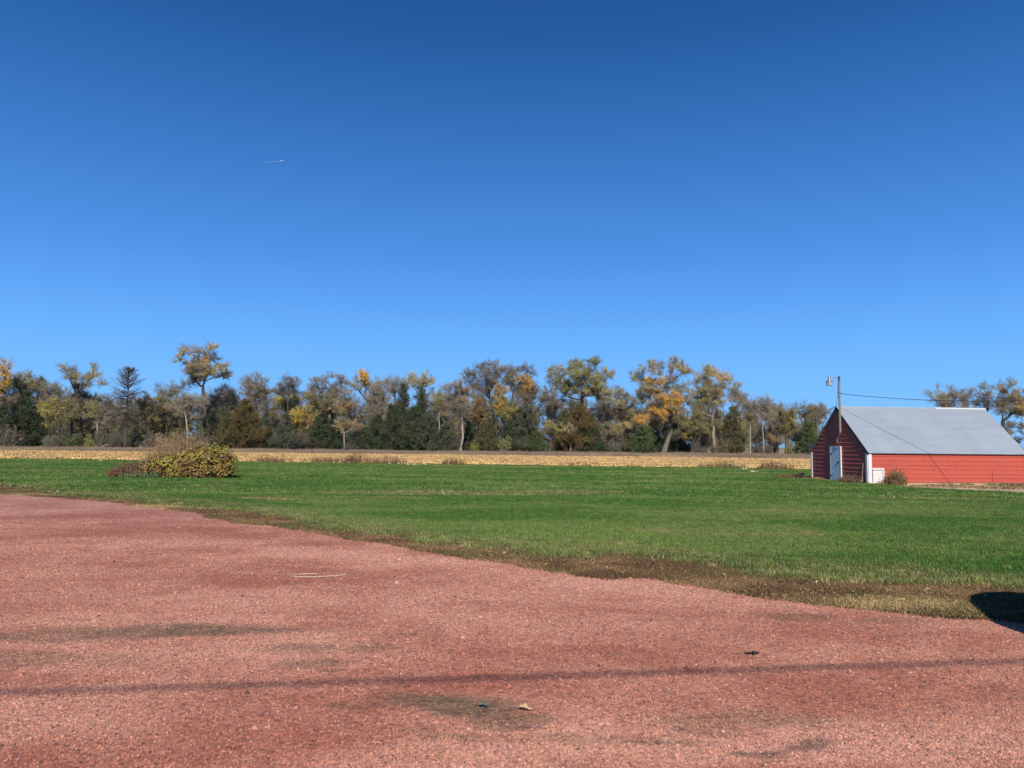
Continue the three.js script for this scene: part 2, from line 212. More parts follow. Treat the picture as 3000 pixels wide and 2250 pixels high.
// --- harvested corn field
{
  const field = new THREE.Group(); field.name = 'corn_field'; field.userData = { kind: 'structure', label: 'golden harvested corn stubble field behind the lawn', category: 'field' }; scene.add(field);
  const t = repeatM(dataTex(512, 512, (i, j) => { const c = mix3([.40, .26, .12], [.62, .42, .19], fbm(i * .09, j * .09, 3)), f = .7 + .5 * hash(i, j); return c.map(v => v * f); }, true), 24, 24);
  part(field, 'field_soil', sheet(-200, 200, 300, cornNear, cornFar, .002, 2), new THREE.MeshStandardMaterial({ map: t, roughness: 1 }));
  const R = rng(31), g = new GB(), W1 = [1, 1, 1];
  g.tube([0, 0, 0], [.03, .2, .01], .013, .011, 4, W1);
  for (let k = 0; k < 15; k++) { const a = R() * 6.283, l = .12 + R() * .24, y0 = R() * .12, ca = Math.cos(a), sa = Math.sin(a), w = .007 + R() * .010, bx = (R() - .5) * .5, bz = (R() - .5) * .5; const p = g.v(bx - sa * w, y0, bz + ca * w, W1), q = g.v(bx + sa * w, y0, bz - ca * w, W1), m = g.v(bx + ca * l * .6, y0 + .05 + R() * .14, bz + sa * l * .6, W1), e = g.v(bx + ca * l, y0 * .5 + R() * .09, bz + sa * l, W1); g.tri(p, q, m); g.tri(q, e, m); }
  const N = 115000, im = new THREE.InstancedMesh(g.geo(true), new THREE.MeshStandardMaterial({ roughness: .85, side: THREE.DoubleSide }), N), o = new THREE.Object3D(), col = new THREE.Color(); let n = 0;
  while (n < N) { let z = -(60 + 68 * Math.pow(R(), 1.1)); const w = -z * .72 + 3, x = (R() * 2 - 1) * w; if (R() < .55) { z = Math.round(z / .76) * .76 + (R() - .5) * .16; } if (z > cornNear(x) + .3 * R() || z < cornFar(x)) continue; if (inBarn(x, z)) continue; const s = .5 + R() * .55; o.position.set(x, 0, z); o.rotation.set((R() - .5) * .5, R() * 6.283, (R() - .5) * .5); o.scale.set(s * 1.2, s, s * 1.2); o.updateMatrix(); im.setMatrixAt(n, o.matrix); const f = .65 + R() * .6, k = R(); if (k < .12) col.setRGB(.27 * f, .17 * f, .09 * f); else col.setRGB(.74 * f, (.475 + R() * .03) * f, .205 * f); im.setColorAt(n, col); n++; }
  im.name = 'corn_stubble'; im.userData.kind = 'stuff'; im.castShadow = im.receiveShadow = true; field.add(im);
}
// --- rough dry grass verge between the corn and the trees
{
  const verge = new THREE.Group(); verge.name = 'dry_verge'; verge.userData = { kind: 'structure', label: 'grey-brown dry grass verge in front of the trees', category: 'dry grass' }; scene.add(verge);
  const t = repeatM(dataTex(256, 256, (i, j) => { const c = mix3([.12, .09, .06], [.22, .165, .11], fbm(i * .08, j * .08, 3)); return c; }, true), 20, 20);
  part(verge, 'verge_soil', sheet(-200, 200, 300, cornFar, () => -205, .002, 2), new THREE.MeshStandardMaterial({ map: t, roughness: 1 }));
  const R = rng(41), g = new GB(), W1 = [1, 1, 1];
  for (let k = 0; k < 14; k++) { const a = R() * 6.283, r = Math.sqrt(R()) * .35, x = Math.cos(a) * r, z = Math.sin(a) * r, b = R() * 6.283, h = .3 + R() * .35, w = .012; const p = g.v(x - Math.cos(b) * w, 0, z - Math.sin(b) * w, W1), q = g.v(x + Math.cos(b) * w, 0, z + Math.sin(b) * w, W1), m = g.v(x + (R() - .5) * .3, h, z + (R() - .5) * .3, W1); g.tri(p, q, m); }
  const N = 45000, im = new THREE.InstancedMesh(g.geo(true), new THREE.MeshStandardMaterial({ roughness: .95, side: THREE.DoubleSide }), N), o = new THREE.Object3D(), col = new THREE.Color(); let n = 0;
  while (n < N) { const z = -(104 + 58 * R()), w = -z * .72 + 4, x = (R() * 2 - 1) * w; if (z > cornFar(x) + .5) continue; const s = .7 + R() * .8; o.position.set(x, 0, z); o.rotation.set(0, R() * 6.283, 0); o.scale.set(s, s * (.55 + .7 * fbm(x * .2, z * .2, 2)), s); o.updateMatrix(); im.setMatrixAt(n, o.matrix); const f = (.6 + R() * .7) * (.7 + .6 * fbm(x * .15 + 3, z * .3, 3)), k = smooth(.5, .7, fbm(x * .08, z * .2 + 9, 2)); col.setRGB(mix(.27, .40, k) * f, mix(.195, .285, k) * f, mix(.135, .17, k) * f); im.setColorAt(n, col); n++; }
  im.name = 'dry_grass'; im.userData.kind = 'stuff'; im.castShadow = im.receiveShadow = true; verge.add(im);
}
function inBarn(x, z) { const c = Math.cos(.096), s = Math.sin(.096), dx = x - 17.72, dz = z + 38.4, u = dx * c - dz * s, v = dx * s + dz * c; if (u > -.1 && u < 8.6 && v < .15 && v > -6) return true; return z > -38.6 && z < apronEdge(x) && x > 17.6; }
function apronEdge(x) { return lerpTable([[17.6, -37.6], [18.0, -36.6], [18.3, -34.9], [18.9, -33.4], [20.8, -31.4], [24, -29.2], [40, -20]], x); }
const BROAD = [
  ['golden_tree', "bright golden-leaved tree cut by the left edge of the picture", -114.67, -172, 0.3, -0.27, 9.29, 'dk', [[1.63,18.27,0.84,0.84,'gold',1,0.3],[0.01,17.1,1.22,1.22,'gold',1,0.3],[0.84,16.19,1.07,0.91,'gold',1,0.3],[-0.61,14.79,1.37,1.07,'gold',1,0.3],[1.09,14.5,1.07,0.91,'yel',0.9,0.3],[0.57,13.12,1.3,1.07,'pgold',0.9,0.4],[-1.42,13.1,1.37,1.22,'gold',0.9,0.3]]],
  ['pale_yellow_tree', "thin pale yellow treetop just right of the bright golden edge tree", -117.28, -186, 0.2, -0.71, 12.02, 'gr', [[-0.84,17.08,1.4,0.99,'pale',0.5,0.8],[-2.44,16.23,1.15,0.91,'pale',0.5,0.8],[0.36,16.42,0.74,1.15,'pale',0.4,0.8],[-1.05,15.08,1.65,0.99,'pale',0.6,0.8]]],
  ['olive_tree', "tall olive-green tree above the dark cedars at far left", -113.02, -178, 0.22, -0.51, 8.81, 'dk', [[-0.76,15.62,0.95,0.71,'olive',1,0.5],[-1.49,14.5,1.26,1.03,'olive',1,0.5],[0.12,14.04,1.18,1.1,'olive',1,0.5],[-0.74,12.6,1.58,1.1,'olive',1,0.5]]],
  ['brown_tree', "brown twiggy tree below the bright golden tree at far left", -113.86, -174, 0.2, -0.29, 7.47, 'dk', [[-1.01,11.71,1.7,1.08,'brown',0.5,1],[1.03,11.11,1.39,1.08,'brown',0.5,1],[-0.14,10.01,2.0,1.23,'brown',0.5,1]]],
  ['grey_green_tree', "grey-green rounded treetop between the dark cedar and the pale-leaved leaning tree", -112.93, -184, 0.22, -0.4, 9.9, 'gr', [[-1.09,16.12,0.98,0.73,'ggreen',1,0.5],[-0.07,15.47,1.14,0.82,'ggreen',1,0.5],[-1.93,15.13,0.98,0.73,'olive',0.8,0.5],[-0.65,14.15,1.63,0.98,'ggreen',0.7,0.8]]],
  ['brown_tree', "grey-brown bare tree left of the pale-leaved leaning tree", -108.97, -182, 0.2, -0.48, 8.63, 'gr', [[-2.13,13.38,1.21,0.89,'brown',0.4,1],[-0.14,14.05,1.29,0.89,'brown',0.3,1],[1.36,13.09,1.13,0.97,'brown',0.3,1],[-0.69,12.26,1.94,1.13,'brown',0.5,1]]],
  ['leaning_cottonwood', "pale-leaved cottonwood with a curved dark limb, left of the bare conifer", -96.54, -170, 0.3, -1.07, 11.77, 'dk', [[-1.79,13.88,0.53,0.45,'none',0,0.5],[-2.19,15.62,0.83,0.75,'pale',0.7,0.5],[-0.45,17.08,0.98,0.98,'pale',0.4,0.9],[1.46,18.01,0.68,0.83,'pale',0.4,0.7],[0.65,16.33,1.05,0.9,'pale',0.5,0.8],[2.31,16.35,0.98,0.75,'pgold',0.8,0.5],[3.29,14.99,1.28,0.83,'pale',0.6,0.8],[4.99,14.25,0.9,0.75,'pale',0.4,0.9]]],
  ['olive_tree', "olive-green tree under the pale-leaved leaning cottonwood", -96.66, -174, 0.2, -0.35, 6.86, 'dk', [[-0.84,13.19,1.39,0.85,'olive',0.8,0.6],[0.54,11.89,1.54,1.08,'olive',0.7,0.8],[-1.77,11.87,1.31,1.0,'ggreen',0.7,0.7],[1.77,10.51,1.54,1.08,'brown',0.6,0.9]]],
  ['yellow_green_tree', "yellow-green leafy tree low in front, right of the dark cedars", -97.34, -166, 0.18, -0.05, 3.87, 'dk', [[-1.96,9.14,1.03,0.96,'ygreen',1,0.4],[-0.53,9.74,1.18,0.96,'ygreen',1,0.4],[1.13,9.02,1.32,1.03,'olive',0.9,0.6],[-1.43,7.52,1.18,1.03,'ygreen',1,0.4],[0.5,7.25,1.47,1.18,'ygreen',0.9,0.5],[2.23,6.53,1.32,1.18,'olive',0.8,0.6],[-1.03,5.62,1.18,0.88,'ygreen',0.9,0.4]]],
  ['slender_tree', "slender tree with pale trunk and sparse yellow-green leaves left of the bare conifer", -89.45, -167, 0.14, -0.4, 6.69, 'pl', [[-1.42,9.12,1.11,0.81,'olive',0.8,0.7],[0.09,8.54,1.26,0.81,'ygreen',0.7,0.7],[1.12,7.37,1.18,0.89,'brown',0.5,0.9],[-1.62,7.34,0.89,0.74,'ygreen',0.7,0.6]]],
  ['olive_tree', "rounded olive-green tree just right of the bare conifer", -81.28, -172, 0.18, -0.09, 5.8, 'dk', [[-1.08,10.52,1.14,0.99,'olive',1,0.4],[0.42,11.14,0.91,0.76,'ygreen',1,0.4],[0.19,9.61,1.45,1.07,'olive',1,0.5],[1.43,9.01,1.07,1.07,'ggreen',1,0.4],[-0.67,8.38,1.37,0.99,'olive',0.9,0.5]]],
  ['olive_tree', "olive-green tree in the gap left of the tallest tree", -78.5, -176, 0.18, -0.25, 5.94, 'dk', [[-0.94,10.84,1.09,0.78,'olive',1,0.4],[0.33,10.47,0.86,0.86,'ygreen',0.9,0.4],[-0.56,9.36,1.4,1.01,'olive',0.9,0.5],[-1.35,7.95,1.4,1.01,'ggreen',0.7,0.6]]],
  ['bare_tree', "bare grey tree left of the tallest tree", -82.64, -186, 0.2, -0.4, 9.47, 'gr', [[-1.94,14.41,1.15,0.91,'none',0,1],[-0.31,14.76,0.91,0.82,'none',0,1],[1.22,13.78,1.15,0.82,'none',0,1],[-0.72,12.94,1.81,0.99,'brown',0.2,1]]],
  ['tall_cottonwood', "tallest tree with gold crown and black forked trunk rising above the left woods", -66.78, -168, 0.42, -0.83, 13.73, 'dk', [[-4.79,20.75,0.82,0.6,'pgold',0.5,0.6],[-4.98,21.65,0.6,0.45,'pgold',0.6,0.5],[-3.09,21.22,0.97,0.74,'pgold',0.8,0.5],[-1.31,21.69,0.89,0.67,'pgold',0.6,0.6],[0.47,22.16,0.82,0.67,'pgold',1,0.4],[-0.2,20.19,1.19,0.89,'pgold',0.8,0.5],[-1.97,19.57,1.19,0.82,'pgold',0.8,0.6],[-4.19,18.95,1.19,0.89,'pgold',0.7,0.6],[-3.7,17.9,0.74,0.45,'olive',0.7,0.5],[-1.61,18.07,1.12,0.74,'pgold',0.8,0.5],[0.32,18.39,1.04,0.82,'pgold',0.7,0.6],[2.41,18.41,0.97,0.74,'pgold',0.7,0.5],[3.2,17.36,0.74,0.52,'pale',0.7,0.5],[1.59,16.6,1.04,0.67,'pgold',0.8,0.5],[2.81,16.01,1.04,0.45,'pgold',0.7,0.5],[-0.2,16.58,1.04,0.6,'pale',0.5,0.7],[4.13,16.62,0.6,0.37,'ggreen',0.7,0.5],[-4.63,16.84,0.74,0.37,'pale',0.3,0.7],[-6.01,19.38,0.67,0.37,'pale',0.5,0.6],[-4.01,14.59,1.27,0.82,'none',0,1],[-2.55,15.51,0.89,0.67,'none',0,0.9],[-5.22,13.24,1.04,0.67,'none',0,0.8]]],
  ['pale_trunk_tree', "leaning pale-trunked bare tree standing behind the vine-covered bush", -66.85, -160, 0.2, -1.16, 8.0, 'pl', [[-2.52,9.84,1.28,0.92,'brown',0.25,1],[-0.7,10.42,1.42,0.99,'brown',0.3,1],[1.17,9.87,1.42,0.99,'brown',0.3,1],[2.76,9.32,1.13,0.99,'brown',0.3,1],[0.23,8.58,1.56,0.85,'brown',0.2,1],[-3.45,8.41,1.13,0.85,'brown',0.3,1]]],
  ['tangled_tree', "grey tangled half-dead tree right of the tallest tree", -65.57, -178, 0.22, -0.49, 9.27, 'gr', [[-1.92,13.6,1.18,0.87,'none',0,1],[-0.47,12.75,1.1,0.79,'ggreen',0.5,0.8],[1.1,13.08,1.18,0.79,'none',0,1],[-1.38,11.95,1.42,0.95,'none',0.1,1],[1.0,11.49,1.34,0.95,'brown',0.3,1],[-2.65,12.09,1.03,0.79,'none',0,1]]],
  ['bare_tree', "tall bare brown-tinged tree behind the wide rusty cedar", -58.97, -178, 0.26, -0.34, 10.12, 'gr', [[-3.06,15.64,1.1,0.79,'brown',0.15,1],[-1.5,16.13,1.03,0.71,'none',0,1],[0.08,16.31,1.1,0.71,'none',0,1],[1.7,15.21,0.95,0.87,'none',0,1],[-1.89,13.91,1.26,0.95,'rust',0.6,0.9],[0.16,13.93,1.42,1.03,'brown',0.3,1],[2.08,13.31,0.95,1.03,'ggreen',0.2,1],[-0.72,12.17,1.74,1.03,'brown',0.3,1],[1.83,11.41,1.26,1.03,'ggreen',0.3,1]]],
  ['bare_tree', "slim bare tree with a dark crooked trunk above yellow foliage", -48.44, -170, 0.2, -1.16, 11.17, 'dk', [[-1.16,15.72,0.83,0.68,'none',0,1],[-2.02,14.5,0.98,0.6,'none',0,1],[-0.06,14.67,0.98,0.68,'none',0,1],[-3.26,13.12,1.21,0.6,'none',0,1],[0.98,14.98,0.75,0.53,'none',0,0.9],[-0.77,13.14,1.13,0.68,'none',0,1],[-2.4,12.22,1.13,0.6,'none',0,1]]],
  ['yellow_tree', "small yellow-leaved tree behind the slim crooked bare tree", -50.69, -176, 0.16, -0.21, 7.37, 'dk', [[-2.23,11.65,1.01,0.7,'yel',0.8,0.4],[-0.8,10.88,0.94,0.7,'yel',0.7,0.5],[0.87,12.46,0.78,0.7,'yel',0.8,0.4],[1.07,11.05,0.94,0.78,'yel',0.7,0.5],[-1.22,9.62,1.17,0.78,'olive',0.6,0.6]]],
  ['yellow_tree', "bright yellow rounded tree left of the large olive tree", -45.86, -168, 0.16, 0.2, 3.95, 'dk', [[-1.11,7.8,0.89,0.74,'yel',1,0.3],[0.06,8.41,0.89,0.74,'yel',1,0.3],[-0.49,6.77,1.04,0.82,'yel',1,0.3],[0.84,7.08,0.74,0.74,'yel',0.9,0.3],[-1.52,6.61,0.6,0.67,'yel',0.9,0.3],[1.77,5.9,0.67,0.6,'pgold',0.9,0.3]]],
  ['large_olive_tree', "large round olive and bare tree with a pale bent limb, centre left", -41.03, -172, 0.36, 0.4, 8.1, 'gr', [[0.47,16.43,0.99,0.76,'none',0,1],[-0.88,15.5,0.91,0.69,'none',0,1],[1.72,15.53,0.84,0.69,'none',0,1],[-2.7,15.18,1.14,0.69,'none',0,1],[3.25,15.39,0.84,0.76,'none',0,1],[-4.19,13.63,1.07,0.69,'brown',0.4,1],[-2.35,13.65,1.22,0.76,'olive',0.5,1],[-0.22,13.97,1.22,0.76,'ygreen',0.5,1],[2.23,13.69,1.22,0.84,'olive',0.6,1],[3.93,12.94,0.91,0.84,'pgold',0.4,1],[-5.37,12.24,1.14,0.84,'pgold',0.5,1],[-3.37,11.8,1.37,0.91,'ygreen',0.7,0.8],[-0.93,11.82,1.37,0.91,'olive',0.6,1],[1.52,11.69,1.37,0.91,'olive',0.8,0.8],[3.83,11.1,1.3,0.99,'olive',0.8,0.8],[5.39,9.59,1.07,1.07,'rust',0.7,0.8],[3.57,9.27,1.37,0.99,'pgold',0.5,0.9],[1.12,9.7,1.37,0.91,'olive',0.7,0.8],[-1.63,9.83,1.52,0.91,'ygreen',0.8,0.7],[-3.92,9.96,1.22,0.91,'yel',0.6,0.8],[-2.34,8.14,1.22,0.76,'ygreen',0.6,0.7]]],
  ['small_tree', "small yellowish tree on a pale forked trunk below the large olive tree", -34.93, -161, 0.15, 0.07, 3.95, 'pl', [[-1.33,5.5,0.93,0.64,'pgold',0.7,0.6],[0.09,5.94,1.0,0.64,'olive',0.8,0.5],[1.53,5.39,0.93,0.64,'pgold',0.7,0.6],[2.68,4.83,0.78,0.57,'rust',0.5,0.7]]],
  ['yellow_top_tree', "leaning tree with a dense golden top beside thin pale branches", -30.14, -174, 0.26, -1.3, 10.5, 'dk', [[-3.47,17.14,0.93,0.77,'gold',1.2,0.2],[-2.68,16.22,0.85,0.85,'gold',1.2,0.2],[-4.07,16.2,0.62,0.62,'gold',1,0.3],[-2.8,14.97,0.69,0.69,'gold',0.8,0.4],[-5.15,16.19,0.77,0.69,'pale',0.5,0.6],[-5.74,15.1,0.77,0.69,'pale',0.5,0.6],[-4.79,14.18,0.93,0.69,'pale',0.5,0.6]]],
  ['bare_tree', "reddish-brown bare tree right of the golden-topped tree", -28.31, -166, 0.24, -0.43, 6.73, 'pl', [[-0.9,14.39,1.03,0.81,'none',0.1,1],[0.56,14.85,0.96,0.81,'brown',0.2,1],[-1.75,12.61,0.88,0.88,'none',0,1],[-0.42,12.77,1.18,0.88,'brown',0.4,1],[1.04,13.08,1.03,0.88,'brown',0.3,1],[-2.88,10.83,1.03,0.74,'none',0,1],[-1.11,10.55,1.25,0.88,'brown',0.4,1],[0.51,10.71,1.18,1.03,'brown',0.4,1],[-2.1,9.06,1.18,0.81,'none',0,1]]],
  ['bare_tree', "bare grey tree behind the spire of the dark cedars", -27.65, -184, 0.22, -0.2, 10.32, 'gr', [[-1.47,16.28,0.98,0.9,'none',0,1],[-0.17,16.46,0.9,0.98,'none',0,1],[0.84,15.48,0.82,0.98,'none',0,1],[-0.78,14.65,1.3,0.98,'ggreen',0.2,1]]],
  ['forked_tree', "pale-leaved forked tree with open arms above the dark cedars", -20.14, -170, 0.22, -0.38, 13.12, 'pl', [[-3.3,15.51,0.53,0.68,'pale',0.5,0.5],[-3.73,14.45,0.6,0.68,'pale',0.4,0.6],[-2.11,16.59,0.6,0.6,'pale',0.9,0.3],[-1.48,15.68,0.6,0.6,'pale',0.8,0.3],[-2.16,15.22,0.53,0.53,'pale',0.7,0.4],[0.77,16.62,0.45,0.6,'pale',0.9,0.3],[0.48,15.55,0.6,0.75,'pale',0.8,0.3],[1.85,15.26,0.6,0.6,'pale',0.8,0.3],[2.29,15.87,0.45,0.45,'pale',0.7,0.3],[0.06,13.73,0.68,0.6,'cedar',0.8,0.3],[0.54,12.37,0.68,0.68,'cedar',1,0.3],[-0.82,12.36,0.68,0.68,'olive',0.8,0.4]]],
  ['olive_tree', "yellowish-olive tree with dead white branches between cedars and the round brown tree", -15.93, -170, 0.2, -0.11, 7.27, 'pl', [[-0.78,11.49,0.98,0.6,'ygreen',0.9,0.5],[0.56,12.11,0.68,0.45,'olive',0.7,0.6],[-1.06,10.28,1.21,0.75,'olive',0.6,0.8],[0.89,10.45,1.13,0.75,'brown',0.6,0.8],[0.16,9.08,1.51,0.83,'olive',0.5,0.9],[-1.27,13.15,0.6,0.68,'none',0,0.8]]],
  ['round_brown_tree', "rounded russet-brown tree on a tall straight pale trunk, centre", -10.41, -159, 0.26, 0.34, 6.83, 'pl', [[-3.14,13.01,0.78,0.63,'brown',0.3,1],[-1.88,13.59,0.78,0.56,'rust',0.6,0.9],[-0.47,13.74,0.78,0.56,'rust',0.8,0.8],[0.67,13.18,0.78,0.63,'rust',0.8,0.8],[-2.42,11.88,0.99,0.7,'none',0.1,1],[-0.73,12.18,1.06,0.7,'rust',0.5,1],[0.97,11.91,0.85,0.78,'rust',0.6,0.9],[-1.55,10.62,1.13,0.7,'brown',0.3,1],[0.43,10.49,1.13,0.7,'rust',0.5,1],[-0.54,9.21,1.27,0.7,'none',0.1,1],[1.29,9.37,0.85,0.7,'none',0.1,1],[-1.8,8.5,0.99,0.7,'none',0,1]]],
  ['russet_tree', "orange-russet leafy tree right of the round brown tree", -7.07, -170, 0.22, 0.09, 5.56, 'dk', [[-1.36,12.63,0.68,0.75,'rust',0.6,0.8],[-1.04,11.12,0.98,0.75,'rust',0.8,0.6],[0.17,11.28,0.83,0.68,'rust',0.7,0.6],[-1.62,9.76,0.98,0.75,'rust',0.8,0.6],[-0.26,9.47,1.21,0.83,'rust',0.9,0.5],[1.25,8.73,1.13,0.98,'olive',1,0.5],[-0.99,7.5,1.05,0.75,'rust',0.8,0.6],[0.67,7.22,1.21,0.83,'ygreen',0.8,0.6]]],
  ['big_bare_tree', "large bare tree with a dark leaning limb spreading high, centre", -3.55, -174, 0.4, -1.03, 10.29, 'dk', [[-6.36,16.28,1.0,0.85,'none',0.05,1],[-5.45,17.69,1.0,0.85,'none',0.05,1],[-7.0,17.52,0.85,0.69,'none',0,1],[-3.92,18.95,1.08,0.77,'none',0.1,1],[-2.38,19.59,0.93,0.69,'none',0.1,1],[-0.83,19.6,1.0,0.69,'pale',0.2,1],[0.57,19.46,1.0,0.77,'pale',0.3,1],[1.97,18.7,0.93,0.77,'none',0.1,1],[-2.82,17.72,1.08,0.77,'none',0.1,1],[-1.12,17.89,1.0,0.69,'rust',0.25,1],[-4.35,16.3,1.0,0.77,'none',0.05,1],[-4.95,14.9,1.0,0.85,'none',0.05,1],[-1.41,16.02,0.77,0.69,'rust',0.7,0.6],[-2.01,14.77,0.93,0.77,'rust',0.5,0.8],[0.9,17.44,1.0,0.77,'none',0.1,1],[2.3,16.83,0.85,0.85,'none',0.1,1],[-3.39,13.52,1.08,0.77,'none',0.05,1],[3.37,18.09,0.62,0.93,'none',0.05,0.9]]],
  ['gold_green_tree', "leafy gold to yellow-green tree beside the large bare tree, centre", -1.95, -168, 0.22, -0.04, 5.71, 'dk', [[-1.62,14.04,0.67,0.67,'pgold',0.8,0.5],[-0.43,13.91,0.89,0.67,'gold',0.8,0.4],[0.77,13.17,0.67,0.6,'pgold',0.7,0.5],[-1.16,12.55,0.74,0.67,'gold',0.8,0.4],[-0.55,11.36,0.89,0.74,'yel',0.8,0.4],[0.8,10.33,0.89,0.67,'ygreen',0.9,0.4],[-0.83,10.02,0.97,0.74,'ygreen',1,0.4],[0.52,8.99,1.12,0.82,'ygreen',1,0.4],[1.71,9.44,0.74,0.74,'ygreen',0.9,0.4],[-0.51,8.08,1.12,0.89,'ygreen',0.8,0.5],[1.28,7.5,1.04,0.89,'olive',0.8,0.5]]],
  ['bare_tree', "thin upright bare tree between the large bare tree and the yellow-capped tree", 0.14, -182, 0.2, -0.1, 11.7, 'dk', [[-0.65,18.99,0.65,0.89,'none',0,1],[0.16,18.19,0.73,0.97,'none',0,1],[-0.31,16.56,0.97,0.97,'none',0,1],[0.52,15.27,0.81,0.81,'none',0,1]]],
  ['yellow_capped_tree', "bare-sided tree with a yellow cap of leaves, just left of the picture's middle cottonwood", 3.63, -172, 0.26, -0.52, 9.66, 'dk', [[-1.51,18.38,0.76,0.69,'none',0.1,1],[-0.29,19.01,0.84,0.69,'none',0.05,1],[0.79,17.79,0.76,0.76,'none',0.05,1],[-1.8,16.38,0.84,0.61,'pgold',1,0.4],[-0.58,16.55,0.84,0.61,'pgold',1,0.4],[0.34,15.94,0.69,0.61,'gold',0.8,0.4],[-1.64,15.16,0.99,0.69,'yel',0.8,0.4],[-0.11,14.86,0.99,0.69,'pgold',0.6,0.6],[1.42,14.42,0.91,0.76,'none',0.1,1],[0.21,13.18,1.22,0.84,'none',0.1,1],[-1.78,13.47,0.91,0.76,'ggreen',0.6,0.7],[1.44,12.43,0.99,0.99,'none',0.1,1],[-0.23,11.34,1.3,0.91,'brown',0.2,1]]],
  ['bare_tree', "grey bare thicket tree left of the middle cottonwood", 8.57, -180, 0.2, -0.04, 8.08, 'gr', [[-1.52,14.06,0.96,0.8,'none',0,1],[-0.08,14.56,0.96,0.8,'none',0,1],[1.21,13.61,0.88,0.8,'none',0,1],[-0.87,12.47,1.2,0.88,'brown',0.15,1],[0.9,11.84,1.12,0.96,'none',0,1],[-0.37,10.39,1.28,0.96,'none',0.05,1]]],
  ['middle_cottonwood', "broad green-gold cottonwood with dark arching limbs, middle of the tree line", 15.53, -166, 0.46, -0.31, 9.65, 'dk', [[-1.67,19.55,0.81,0.66,'cgreen',1,0.4],[-0.34,19.86,0.81,0.59,'cgreen',1,0.4],[0.99,19.43,0.88,0.66,'cgreen',0.9,0.5],[2.33,19.0,0.81,0.66,'cgreen',0.8,0.5],[-2.55,18.5,0.81,0.66,'cgreen',0.9,0.5],[-0.78,18.37,1.1,0.74,'cgreen',1,0.4],[1.14,17.95,1.03,0.66,'ygreen',0.9,0.4],[-5.21,18.48,0.74,0.66,'pale',0.6,0.6],[-6.39,17.87,0.74,0.59,'pale',0.6,0.6],[-7.13,16.83,0.66,0.66,'pale',0.5,0.7],[-5.21,17.14,0.96,0.66,'pale',0.6,0.6],[-3.58,17.31,0.96,0.66,'cgreen',0.8,0.5],[-1.96,16.73,1.1,0.66,'ygreen',1,0.4],[-0.18,16.89,0.96,0.59,'ygreen',1,0.4],[-6.53,15.65,0.96,0.66,'cgreen',0.6,0.6],[-4.76,15.52,1.03,0.66,'cgreen',0.7,0.6],[-3.13,15.68,0.96,0.59,'pale',0.6,0.6],[-5.64,14.17,1.18,0.66,'cgreen',0.7,0.6],[-3.87,14.19,0.96,0.59,'cgreen',0.6,0.6],[3.07,17.22,0.88,0.59,'pale',0.7,0.5],[4.54,17.53,0.81,0.59,'pale',0.8,0.4],[5.73,17.4,0.74,0.59,'pgold',0.8,0.4],[4.99,16.35,0.88,0.59,'pale',0.7,0.5],[3.36,15.89,1.03,0.59,'cgreen',0.6,0.6],[1.74,16.02,0.96,0.59,'pale',0.6,0.6],[1.0,14.53,1.1,0.59,'ygreen',1,0.4],[2.33,14.4,0.88,0.59,'ygreen',0.9,0.4],[-0.47,14.96,0.81,0.51,'ygreen',0.7,0.5],[-0.77,13.33,0.96,0.59,'pgold',0.6,0.6],[1.59,13.06,1.03,0.59,'pale',0.6,0.6],[4.54,13.98,0.88,0.59,'pale',0.6,0.6],[4.1,12.79,0.96,0.59,'pgold',0.7,0.5],[5.58,12.8,0.96,0.66,'pale',0.6,0.6],[5.87,11.63,1.03,0.66,'pale',0.6,0.6],[7.49,11.2,1.03,0.74,'pale',0.6,0.6],[-4.45,13.0,0.74,0.44,'cgreen',0.4,0.7],[-6.8,10.47,0.66,0.37,'none',0,0.7]]],
  ['bare_tree', "bare slender tree between the two great cottonwoods", 26.64, -184, 0.2, -0.15, 9.61, 'gr', [[-1.61,14.67,0.9,0.73,'none',0.2,1],[-0.14,14.35,0.82,0.82,'none',0,1],[0.84,13.38,0.73,0.73,'none',0,1],[-0.8,12.71,1.22,0.82,'none',0.2,1]]],
  ['sparse_tree', "sparse olive-gold tree under the right arm of the middle cottonwood", 24.61, -170, 0.2, -0.29, 5.11, 'dk', [[-1.34,10.06,1.13,0.75,'pgold',0.5,0.8],[0.32,9.78,1.13,0.75,'olive',0.6,0.8],[1.83,9.49,0.98,0.75,'pgold',0.6,0.7],[-1.94,8.55,1.13,0.83,'brown',0.3,1],[-0.13,8.11,1.36,0.9,'none',0.2,1],[1.67,8.13,0.9,0.68,'olive',0.6,0.7]]],
  ['bare_tree', "thin grey tree in the gap right of the wide rusty cedar, middle", 20.19, -172, 0.15, 0.15, 7.39, 'gr', [[-0.92,10.12,0.91,0.76,'none',0,1],[0.46,9.83,0.84,0.91,'none',0,1],[1.68,8.77,0.99,0.91,'none',0,1],[0.61,7.69,1.22,0.84,'none',0.1,1]]],
  ['sapling', "green leafy sapling at the foot of the two great cottonwoods", 21.83, -166, 0.12, 0.01, 3.32, 'gr', [[-1.02,6.03,0.88,0.74,'ggreen',0.9,0.4],[0.15,5.01,0.96,0.74,'ygreen',0.8,0.4],[1.33,5.32,0.81,0.66,'ygreen',0.8,0.4],[-1.17,4.56,0.88,0.66,'ggreen',0.8,0.5],[0.89,3.84,0.88,0.59,'olive',0.7,0.5]]],
  ['sapling', "thin yellow-green sapling left of the wide rusty cedar, middle", 8.34, -166, 0.1, 0.14, 3.42, 'gr', [[-0.47,6.05,0.88,0.66,'ygreen',0.8,0.5],[0.71,5.47,0.81,0.66,'ygreen',0.7,0.5],[-0.9,4.72,0.81,0.59,'olive',0.7,0.5],[0.57,4.3,0.88,0.51,'olive',0.6,0.6]]],
